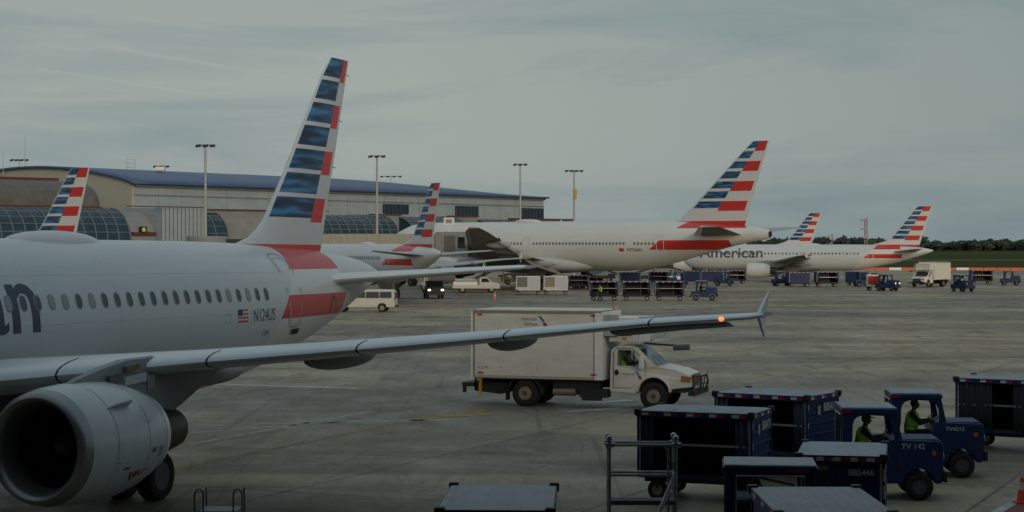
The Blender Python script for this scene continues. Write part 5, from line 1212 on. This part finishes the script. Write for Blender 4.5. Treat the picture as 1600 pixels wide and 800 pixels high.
# stands ----------------------------------------------------------------
def stand(label, loc, rz, w_, d_, zp, zr, diag=True):
    t = thing('maintenance_stand', label, 'work stand', loc, rz)
    m = MB(); m.box(-w_ / 2, w_ / 2, 0, d_, zp - .06, zp)
    for i in range(10): m.box(-w_ / 2, w_ / 2, d_ * i / 10, d_ * i / 10 + .02, zp, zp + .012)
    m.build('platform', mat('grey_grating', (.16, .17, .18), .7), t)
    m = MB()
    for x in (-w_ / 2, w_ / 2):
        for y in (0, d_): m.tube([(x, y, .16), (x, y, zr)], .028, 10)
    for x in (-w_ / 2 + .30, ): pass
    m.build('posts', M_galv, t)
    m = MB()
    for z in (zr - .10, zp + (zr - zp) * .42): m.tube([(-w_ / 2, 0, z), (w_ / 2, 0, z)], .022, 8); m.tube([(-w_ / 2, d_, z), (w_ / 2, d_, z)], .022, 8); m.tube([(w_ / 2, 0, z), (w_ / 2, d_, z)], .022, 8)
    m.build('guard_rail', M_galv, t)
    m = MB()
    for x in (-w_ / 2, w_ / 2):
        for y in (0, d_): m = MB(); m.ell((x, y, zr + .01), (.05, .05, .055), 10); m.tube([(x, y, zr - .03), (x, y, zr - .10)], .03, 8); m.tube([(x - .06, y, zr - .10), (x + .08, y, zr - .10)], .040, 8); m.build('rail_clamp', M_alu, t)
    if diag:
        m = MB(); m.tube([(w_ / 2 - .02, -.03, zp + .42), (w_ / 2 - .85, -1.0, .35)], .035, 10); m.tube([(w_ / 2 - .12, 0, .16), (w_ / 2 - .12, 0, zr - .15)], .02, 8); m.tube([(w_ / 2 - .17, 0, zr - .12), (w_ / 2 - .02, 0, zp + .5)], .018, 6); m.build('stair_handrail', M_galv, t)
    for x in (-w_ / 2, w_ / 2):
        for y in (0, d_): wheel_mb((x, y, .09), .09, .05, 12).build('caster', [M_rubber, M_rimd], t)
    return t
stand('grey tube work stand with a diagonal handrail in front of the shelved cart', (( 1004 - 800) / F * 30, 30, 0), 0, 1.06, .40, 1.60, 2.60)
def steps(label, loc):
    t = thing('boarding_steps', label, 'steps', loc)
    for x in (-.31, .31):
        m = MB(); 
        for dx in (0, .14): m.tube([(x + (dx - .07), 0, .1), (x + dx - .07, 0, 1.72), (x + dx - .05, .04, 1.77)], .014, 7)
        m.tube([(x - .07, 0, 1.72), (x - .03, 0, 1.79), (x + .03, 0, 1.79), (x + .07, 0, 1.72)], .016, 7)
        m.tube([(x, .0, 1.75), (x, .7, 1.75), (x, .9, .6)], .014, 6); m.build('handrail', mat('dull_blue_steel', (.10, .12, .14), .5, metal=.4), t)
    m = MB(); m.tube([(-.24, 0, 1.77), (.24, 0, 1.77)], .009, 6); m.build('cross_tube', M_galv, t)
    for q_ in ((0, .6, 1.40), (-.25, 0, 1.05), (-.5, -.25, .7), (-.75, -.5, .35)): m = MB(); m.box(-.30, .30, q_[0], q_[1], q_[2], q_[2] + .04); m.build('tread', mat('grey_grating', (.16, .17, .18), .7), t)
    m = MB(); m.prism([(-.8, .1), (.6, .1), (.6, 1.40), (.0, 1.40)], -.30, -.27, axis='x'); m.prism([(-.8, .1), (.6, .1), (.6, 1.40), (.0, 1.40)], .27, .30, axis='x'); m.build('side_frame', mat('dull_blue_steel', (.10, .12, .14), .5, metal=.4), t)
steps('small steel steps with looped handrails on the apron right of the near engine', ((341 - 800) / F * 30, 30, 0))

# cones -----------------------------------------------------------------
def cone(label, loc, s=1):
    t = thing('traffic_cone', label, 'traffic cone', loc); m = MB(); m.box(-.18 * s, .18 * s, -.18 * s, .18 * s, 0, .04 * s); m.build('base', M_black if s < 1 else mat('orange_plastic2', (.70, .10, .02), .6), t)
    m = MB(); m.lathe([(.04 * s, .14 * s), (.30 * s, .10 * s), (.46 * s, .07 * s), (.56 * s, .055 * s), (.72 * s, .03 * s), (.73 * s, .01)], (0, 0, 0), 'z', 14, mis=[0, 1, 0, 1, 0]); m.build('cone', [mat('orange_plastic2', (.70, .10, .02), .6), M_refl_w], t)
cone('orange traffic cone on the apron in front of the white service trucks', G(773, 468), 1.15)
cone('orange traffic cone cut by the right edge beside the red and white line', G(1598, 786) , 1.0)

# passenger van (x forward) ---------------------------------------------
def van(label, loc, rz):
    t = thing('passenger_van', label, 'van', loc, rz)
    prof = [(0, .45), (0, 1.0), (.08, 1.75), (.25, 1.93), (3.9, 1.93), (4.15, 1.85), (4.75, 1.25), (5.45, 1.05), (5.55, .85), (5.55, .45)]
    prof += [(4.6 + .40 * math.cos(PI * i / 8), .42 + .36 * math.sin(PI * i / 8)) for i in range(9)] + [(1.1 + .40 * math.cos(PI * i / 8), .42 + .36 * math.sin(PI * i / 8)) for i in range(9)]
    def hw(b): return .98 - (.12 * (b - 1.15) / .8 if b > 1.15 else 0)
    m = MB(); n = len(prof); m.add([(a, -hw(b), b) for a, b in prof] + [(a, hw(b), b) for a, b in prof], [list(range(n)), list(range(2 * n - 1, n - 1, -1))] + [(i, i + n, (i + 1) % n + n, (i + 1) % n) for i in range(n)])
    bo = m.build('body', M_white, t, bevel=.03)
    for s in (-1, 1):
        for a, b in ((.28, 1.30), (1.36, 2.48), (2.54, 3.35), (3.45, 4.05)):
            e_ = .45 if a > 3.4 else 0; m = MB(); m.add([(x, s * (hw(z) + .006), z) for x, z in ((a, 1.22), (b + e_, 1.22), (b, 1.74), (a, 1.74))], [(0, 1, 2, 3)]); m.build('window', M_glass, bo)
        m = MB(); m.box(.0, .04, *sorted((s * .80, s * .97)), .9, 1.3); m.build('tail_light', M_red, bo); m = MB(); m.box(5.5, 5.57, *sorted((s * .6, s * .9)), .8, .95); m.build('headlight', M_refl_w, bo)
        m = MB(); m.box(4.2, 4.35, *sorted((s * 1.0, s * 1.18)), 1.15, 1.35); m.build('wing_mirror', M_black, bo)
        for x in (1.1, 4.6): w_ = wheel_mb((0, 0, 0), .37, .24, 20, rim=.55).build('wheel', [M_rubber, M_rim], t); w_.location = (x, s * .84, .37)
    m = MB(); m.add([(-.006 - .0, y, z) for y, z in ((-.75, 1.15), (.75, 1.15), (.68, 1.7), (-.68, 1.7))], [(0, 1, 2, 3)]); m.build('rear_window', M_glass, bo)
    m = MB(); m.add([(4.17, -.82, 1.83), (4.17, .82, 1.83), (4.77, .90, 1.28), (4.77, -.90, 1.28)], [(0, 1, 2, 3)]); o = m.build('windscreen', M_glass, bo); o.location = (.012, 0, .012)
    m = MB(); m.box(-.10, .0, -.95, .95, .42, .60); m.box(5.5, 5.65, -.95, .95, .40, .62); m.build('bumper', M_chass, bo)
v = G(618, 488); van('white passenger van parked under the near tailplane', (v.x, v.y + 1, 0), R(180 - 4))

# far vehicles ------------------------------------------------------------
ftug = tug('tractor pulling three carts across the apron at centre right', (0, 0, 0), 0, near=False)
p = G(1101, 470); ftug.location = (p.x - .05, p.y + .9, 0); ftug.rotation_euler.z = R(-6)
GT, GC = 'navy baggage tractors', 'navy baggage carts'
fc = cart('last cart of the three-cart train, a worker in a green vest in front of it', (0, 0, 0), 0, L=3.0, W=1.7, Hh=2.0, near=False, style='open')
yt = p.y + .9
def colx(px, Y): return (px - 800) / F * Y
fc.location = (colx(944, yt), yt + .7, 0); fc.rotation_euler.z = R(-2)
c2 = dup(fc, (colx(995, yt), yt + .4, 0), R(-4), 'middle cart of the three-cart train at centre'); c3 = dup(fc, (colx(1046, yt), yt + .1, 0), R(-3), 'first cart of the train, right behind its tractor at centre right')
person('worker in a yellow-green vest walking in front of the last cart of the train', (colx(938, yt - 1.6), yt - 1.6, 0), R(170), 'stand', vox=.03)
person('tractor driver of the three-cart train', ftug.location + Vector((-.28, 0, .5)), R(-6), vest=False, vox=.03)
# container dollies
def dolly(label, loc, rz, m1):
    t = thing('container_dolly', label, 'container dolly', loc, rz, 'container dollies')
    m = MB(); m.box(-1.5, 1.5, -.85, .85, .42, .54); m.box(-1.9, -1.5, -.05, .05, .4, .46); m.build('dolly_frame', M_navyd, t)
    for x in (-1.1, 1.1):
        for s in (-1, 1): w_ = wheel_mb((0, 0, 0), .2, .12, 12).build('wheel', [M_rubber, M_rim], t); w_.location = (x, s * .7, .2)
    for s in (-1, 1): m = MB(); m.box(-1.48, -1.42, *sorted((s * .70, s * .84)), .54, .9); m.build('stop_post', M_yel, t)
    t2_ = thing('cargo_container', label.replace('dolly carrying', 'container, the one on the dolly with'), 'cargo container', Vector(loc) + Vector((0, 0, .54)), rz, 'cargo containers on dollies')
    m = MB(); m.prism([(-1.38, .35), (-1.15, .0), (1.38, 0), (1.38, 1.62), (-1.38, 1.62)], -.75, .75); b = m.build('shell', M_alu2, t2_)
    m = MB()
    for x in (-1.36, -.05, 1.34): m.box(x, x + .05, -.78, -.75, .05, 1.62)
    m.box(-1.38, 1.38, -.78, -.75, 1.56, 1.64); m.box(-1.15, 1.38, -.78, -.75, 0, .06); m.build('edge_profile', M_wht2, b)
    m = MB(); m.box(-1.28, -.06, -.765, -.75, .38, 1.55)
    for i in range(8): m.box(-1.25 + i * .15, -1.22 + i * .15, -.775, -.765, .38, 1.55)
    m.build('door_curtain', m1, b)
    m = MB(); m.box(.05, 1.30, -.762, -.75, .1, 1.5); m.box(.05, 1.30, -.77, -.762, .7, .74); m.build('side_sheet', mat('pale_blue_sheet', (.40, .45, .50), .4), b)
M_alu2 = mat('container_aluminium', (.42, .44, .45), .4, metal=.4, var=.2)
yd = G(800, 461).y + .8
dolly('dolly carrying a grey-green curtained container, left of the pair', (colx(825, yd), yd, 0), 0, mat('grey_green_curtain', (.13, .16, .14), .8))
dolly('dolly carrying a tan curtained container, right of the pair', (colx(868, yd), yd, 0), 0, mat('tan_curtain', (.24, .21, .17), .8))
# right-hand group
def far_cart(px, py, w_px, rz, lb, src=fc):
    p = G(px, py); L = w_px * p.y / F; c = dup(src, (p.x, p.y + .9, 0), rz, lb, scale=L / 3.1 if L < 3.4 else 1); return c
def far_tug(px, py, rz, lb):
    p = G(px, py); return dup(ftug, (p.x, p.y + .9, 0), rz, lb)
fclosed = cart('closed navy cart under the engine of the right-hand airliner', (0, 0, 0), 0, L=3.0, W=1.7, Hh=2.0, near=False, style='closed')
p = G(1249, 448); fclosed.location = (p.x, p.y + .9, 0); fclosed.rotation_euler.z = R(4)
far_cart(1293, 448, 36, R(3), 'cart just right of the closed navy cart, open side showing a dark inside')
far_cart(1340, 446, 34, R(-20), 'cart behind the red-sided utility cart', fclosed)
lt = tug('tractor with a lit headlamp towing the red-sided utility cart', (0, 0, 0), 0, lamps=True, near=False); p = G(1388, 455); lt.location = (p.x, p.y + 1, 0); lt.rotation_euler.z = R(-35)
far_tug(1350, 448, R(10), 'tractor to the left of the red-sided utility cart')
far_tug(1506, 456, R(-60), 'tractor standing alone right of the distant box truck, its driver in yellow')
pt = G(1506, 456); person('tractor driver in a yellow vest right of the distant box truck', (pt.x - .05, pt.y + 1.1, .5), R(-60), vox=.03)
far_tug(1580, 446, R(-8), 'tractor at the right edge in front of the orange barrier')
far_cart(1535, 444, 34, 0, 'open cart between the lone tractor and the one at the right edge')
t = thing('utility_cart', 'red-sided white utility cart towed on the far right apron', 'utility cart'); p = G(1370, 454); t.location = (p.x, p.y + .8, 0); t.rotation_euler.z = R(-5)
m = MB(); m.box(-1.1, 1.1, -.8, .8, .55, 2.0); b = m.build('body', M_wht2, t, bevel=.03)
m = MB(); m.box(-1.05, .35, -.83, -.80, .75, 1.85)
for i in range(7): m.box(-1.0, .3, -.84, -.83, .85 + i * .14, .89 + i * .14)
m.build('louvre_panel', M_red, b); m = MB(); m.box(-.5, .2, -.3, .3, 2.0, 2.2); m.build('exhaust_hood', M_chass, b)
for x in (-.8, .8):
    for s in (-1, 1): w_ = wheel_mb((0, 0, 0), .25, .15, 12).build('wheel', [M_rubber, M_rim], t); w_.location = (x, s * .7, .25)
# distant box truck: a copy of the near one turned to the left
p = G(1436, 449); bt = dup(truck, (0, 0, 0), R(180 + 52), 'distant white box truck facing left, in front of the right-hand tail'); bt.location = Vector((p.x, p.y, 0)) - Matrix.Rotation(R(232), 3, 'Z') @ Vector((7.2, 0, 0))
# under and around the widebody: small carts, tractors and loaders
rnd = random.Random(3)
names = ['cart under the widebody belly left of the train', 'cart in the row below the widebody tail', 'cart in the distant row left of the far nose wheel', 'cart behind the middle cart of the train', 'cart behind the first cart of the train', 'cart right behind the train tractor, far off']
for (px, py, wpx), nm_ in zip(((905, 452, 34), (1112, 444, 32), (1150, 443, 32), (985, 446, 32), (1030, 445, 32), (1080, 444, 32)), names):
    far_cart(px, py, wpx, R(rnd.uniform(-12, 12)), nm_, rnd.choice((fc, fclosed)))
far_tug(1133, 447, R(170), 'tractor in the distant row below the widebody tail, facing left'); None
far_tug(1060, 449, R(185), 'tractor seen over the roof of the first train cart'); far_tug(1222, 447, R(5), 'tractor just left of the closed navy cart under the right-hand airliner')
def loader(label, loc, rz, mcol, hgt=2.4):
    t = thing('belt_loader', label, 'belt loader', loc, rz, 'loaders around the widebody')
    m = MB(); m.box(-2.6, 2.4, -.8, .8, .45, .95); m.box(-2.6, -1.6, -.8, .8, .95, 1.25); m.build('body', mcol, t, bevel=.03)
    m = MB(); m.add([(a, s * .45, b + e_) for e_ in (0, .25) for a, b in ((-3.0, 1.1), (3.4, hgt)) for s in (-1, 1)], [(0, 1, 3, 2), (4, 6, 7, 5), (0, 4, 5, 1), (2, 3, 7, 6), (0, 2, 6, 4), (1, 5, 7, 3)]); m.build('conveyor', M_chass, t)
    m = MB(); m.box(.6, 1.5, -.85, -.05, .95, 1.55); m.box(.55, .65, -.85, -.05, 1.55, 1.9); m.build('operator_seat', M_black, t)
    m = MB(); m.tube([(-3, -.48, 1.75), (3.4, -.48, hgt + .65)], .03, 6); m.tube([(-3, -.48, 1.35), (-3, -.48, 1.75)], .03, 6); m.tube([(3.4, -.48, hgt + .2), (3.4, -.48, hgt + .65)], .03, 6); m.build('handrail', M_yel, t)
    for x in (-1.7, 1.6):
        for s in (-1, 1): w_ = wheel_mb((0, 0, 0), .38, .22, 14).build('wheel', [M_rubber, M_rim], t); w_.location = (x, s * .72, .38)
p = G(1055, 441); loader('white and dark loader below the widebody tail', (p.x, p.y, 0), R(185), M_wht2, 3.0)
p = G(935, 440); loader('loader with a yellow handrail under the widebody rear belly', (p.x, p.y, 0), R(170), M_chass, 3.2)
p = G(1015, 440); loader('dark loader in the shade under the widebody', (p.x, p.y, 0), R(5), M_chass, 2.8)
p = G(822, 446); loader('yellow loader left of the containers under the widebody wing', (p.x - 1, p.y + 6, 0), R(5), mat('faded_yellow', (.26, .17, .05), .6), 2.4)
# white service pickups
def pickup(label, loc, rz, lamps=False, mcol=None):
    t = thing('service_truck', label, 'service truck', loc, rz, 'white service trucks by the widebody')
    m = MB(); m.prism([(0, .55), (0, .95), (3.2, .95), (3.25, 1.75), (3.45, 1.9), (4.2, 1.9), (4.75, 1.32), (5.5, 1.2), (5.7, 1.0), (5.7, .5)], -.92, .92); b = m.build('body', mcol or M_white, t, bevel=.04)
    m = MB(); m.box(.1, 3.0, -.9, .9, .95, 1.35); m.build('tool_body', M_wht2, t, bevel=.03); m = MB(); m.tube([(.4, -.5, 1.55), (2.8, -.5, 1.55)], .18, 10); m.tube([(.3, .3, 1.55), (2.4, .3, 1.75)], .1, 8); m.build('hose_reel', M_galv, t)
    for s in (-1, 1):
        m = MB(); m.add([(a, s * .927, z) for a, z in ((3.45, 1.3), (4.55, 1.3), (4.15, 1.75), (3.5, 1.75))], [(0, 1, 2, 3)]); m.build('window', M_glass, b)
        m = MB(); m.box(5.68, 5.73, *sorted((s * .55, s * .85)), .85, 1.05); m.build('headlight', M_headl if lamps else M_refl_w, b)
        for x in (1.2, 4.7): w_ = wheel_mb((0, 0, 0), .42, .26, 18).build('wheel', [M_rubber, M_rim], t); w_.location = (x, s * .78, .42)
    m = MB(); m.add([(4.22, -.8, 1.88), (4.22, .8, 1.88), (4.77, .85, 1.36), (4.77, -.85, 1.36)], [(0, 1, 2, 3)]); o = m.build('windscreen', M_glass, b); o.location = (.012, 0, .01)
    m = MB(); m.box(5.68, 5.8, -.9, .9, .42, .7); m.box(5.70, 5.74, -.5, .5, .78, 1.08); m.build('bumper', M_chass, b)
    m = MB(); m.box(.0, .06, -.9, .9, 1.0, 1.3); m.build('tailboard', M_red, b)
p = G(706, 458); pickup('white service truck with a hose reel behind the orange cone', (p.x, p.y + 1.2, 0), R(4))
p = G(668, 467); q_ = Vector((p.x + .6, p.y, 0)); pickup('dark truck with both headlamps lit, driving toward the camera under the near tailplane', (q_.x - .5, q_.y + 5.5, 0), R(-82), True, M_chass)
p = G(790, 452); t = thing('stair_truck', 'tan boarding stair on wheels under the widebody wing', 'boarding stair', (p.x - 6, p.y + 6, 0), R(5))
m = MB(); m.prism([(0, .6), (5.2, 3.0), (6.2, 3.0), (6.2, 2.7), (5.2, 2.6), (.4, .4)], -.7, .7); m.build('stair_flight', M_tan, t); m = MB(); m.box(0, 6, -.7, .7, .4, .6); m.tube([(5.6, -.6, .6), (5.6, -.6, 2.7)], .08, 6); m.tube([(0, -.72, 1.5), (5.2, -.72, 3.9), (6.2, -.72, 3.9)], .04, 6); m.build('frame', M_wht2, t)
for x in (1, 5): w_ = wheel_mb((x, 0, .35), .35, 1.2, 14).build('wheel', [M_rubber, M_rim], t)
for px, Y, z, lb in ((757, 212, 2.2, 'worker in a yellow vest on the stair under the widebody wing'), ):
    person(lb, (colx(px, Y), Y, z), R(200), 'stand', vox=.03)

# jet bridges ---------------------------------------------------------------
def bridge(label, A, B, w_, h_, m, sign=None, cabl=4.0):
    A, B = Vector(A), Vector(B); d = B - A; L = d.length; t = thing('jet_bridge', label, 'jet bridge', (A.x, A.y, 0), math.atan2(d.y, d.x))
    mb = MB(); mb.box(0, L, -w_ / 2, w_ / 2, A.z, A.z + h_); tn = mb.build('tunnel', m, t)
    mb = MB()
    for i in range(int(L / .8)): mb.box(i * .8, i * .8 + .25, -w_ / 2 - .08, -w_ / 2, A.z + .1, A.z + h_ - .1); mb.box(i * .8, i * .8 + .25, w_ / 2, w_ / 2 + .08, A.z + .1, A.z + h_ - .1)
    mb.build('wall_ribs', m, tn)
    mb = MB(); mb.box(L - .5, L + cabl, -w_ * .62, w_ * .62, A.z - .3, A.z + h_ + .25); cb = mb.build('cab', mat('grey_bridge_cab', (.22, .23, .24), .6, var=.2), t)
    mb = MB(); mb.box(L + .6, L + 2.0, -w_ * .62 - .03, -w_ * .62, A.z + .2, A.z + h_ - .2); mb.build('cab_shutter', mat('brown_grey_shutter', (.11, .105, .10), .7), cb)
    mb = MB(); mb.box(L + 2.3, L + 3.2, -w_ * .62 - .03, -w_ * .62, A.z + .8, A.z + h_ - .4); mb.build('cab_window', M_glass, cb)
    mb = MB(); mb.tube([(L - 2, -1.0, .9), (L - 2, -1.0, A.z)], .22, 10); mb.tube([(L - 2, 1.0, .9), (L - 2, 1.0, A.z)], .22, 10); mb.box(L - 2.3, L - 1.7, -1.6, 1.6, .7, 1.1); lg = mb.build('support_column', M_galv, t)
    for s in (-1, 1): wheel_mb((L - 2, s * 1.3, .5), .5, .4, 14).build('wheel', [M_rubber, M_rim], lg)
    mb = MB(); mb.lathe([(0, 2.3), (A.z + h_ + .3, 2.3)], (0, 0, 0), 'z', 20); mb.build('rotunda', M_conc, t)
    return t
b1_ = bridge('long ribbed tan jet bridge between the nearest tail fin and the widebody nose', (colx(470, 238), 238, 4.55), (colx(690, 236), 236, 4.55), 3.0, 2.6, M_tan, cabl=3.6)
mb = MB(); L0 = (colx(690, 236) - colx(470, 238)); mb.box(L0 + .4, L0 + 1.7, -.1, .1, 8.3, 9.2); mb.tube([(L0 + 1, 0, 7.0), (L0 + 1, 0, 8.4)], .06, 6); mb.build('gate_sign', M_wht2, b1_)
mb = MB(); mb.box(L0 + .65, L0 + 1.45, -.12, -.1, 8.5, 9.0); mb.build('sign_face', mat('grey_numerals', (.25, .25, .25), .6), b1_)
bridge('dark jet bridge low behind the nearest fuselage, left of its tail fin', (colx(325, 205), 205, 5.2), (colx(392, 206), 206, 5.2), 2.6, 1.2, M_chass, cabl=2)
cone('orange drum on the bridge behind the nearest fuselage', (colx(340, 203.2), 203.2, 6.0), 1.0) if False else None
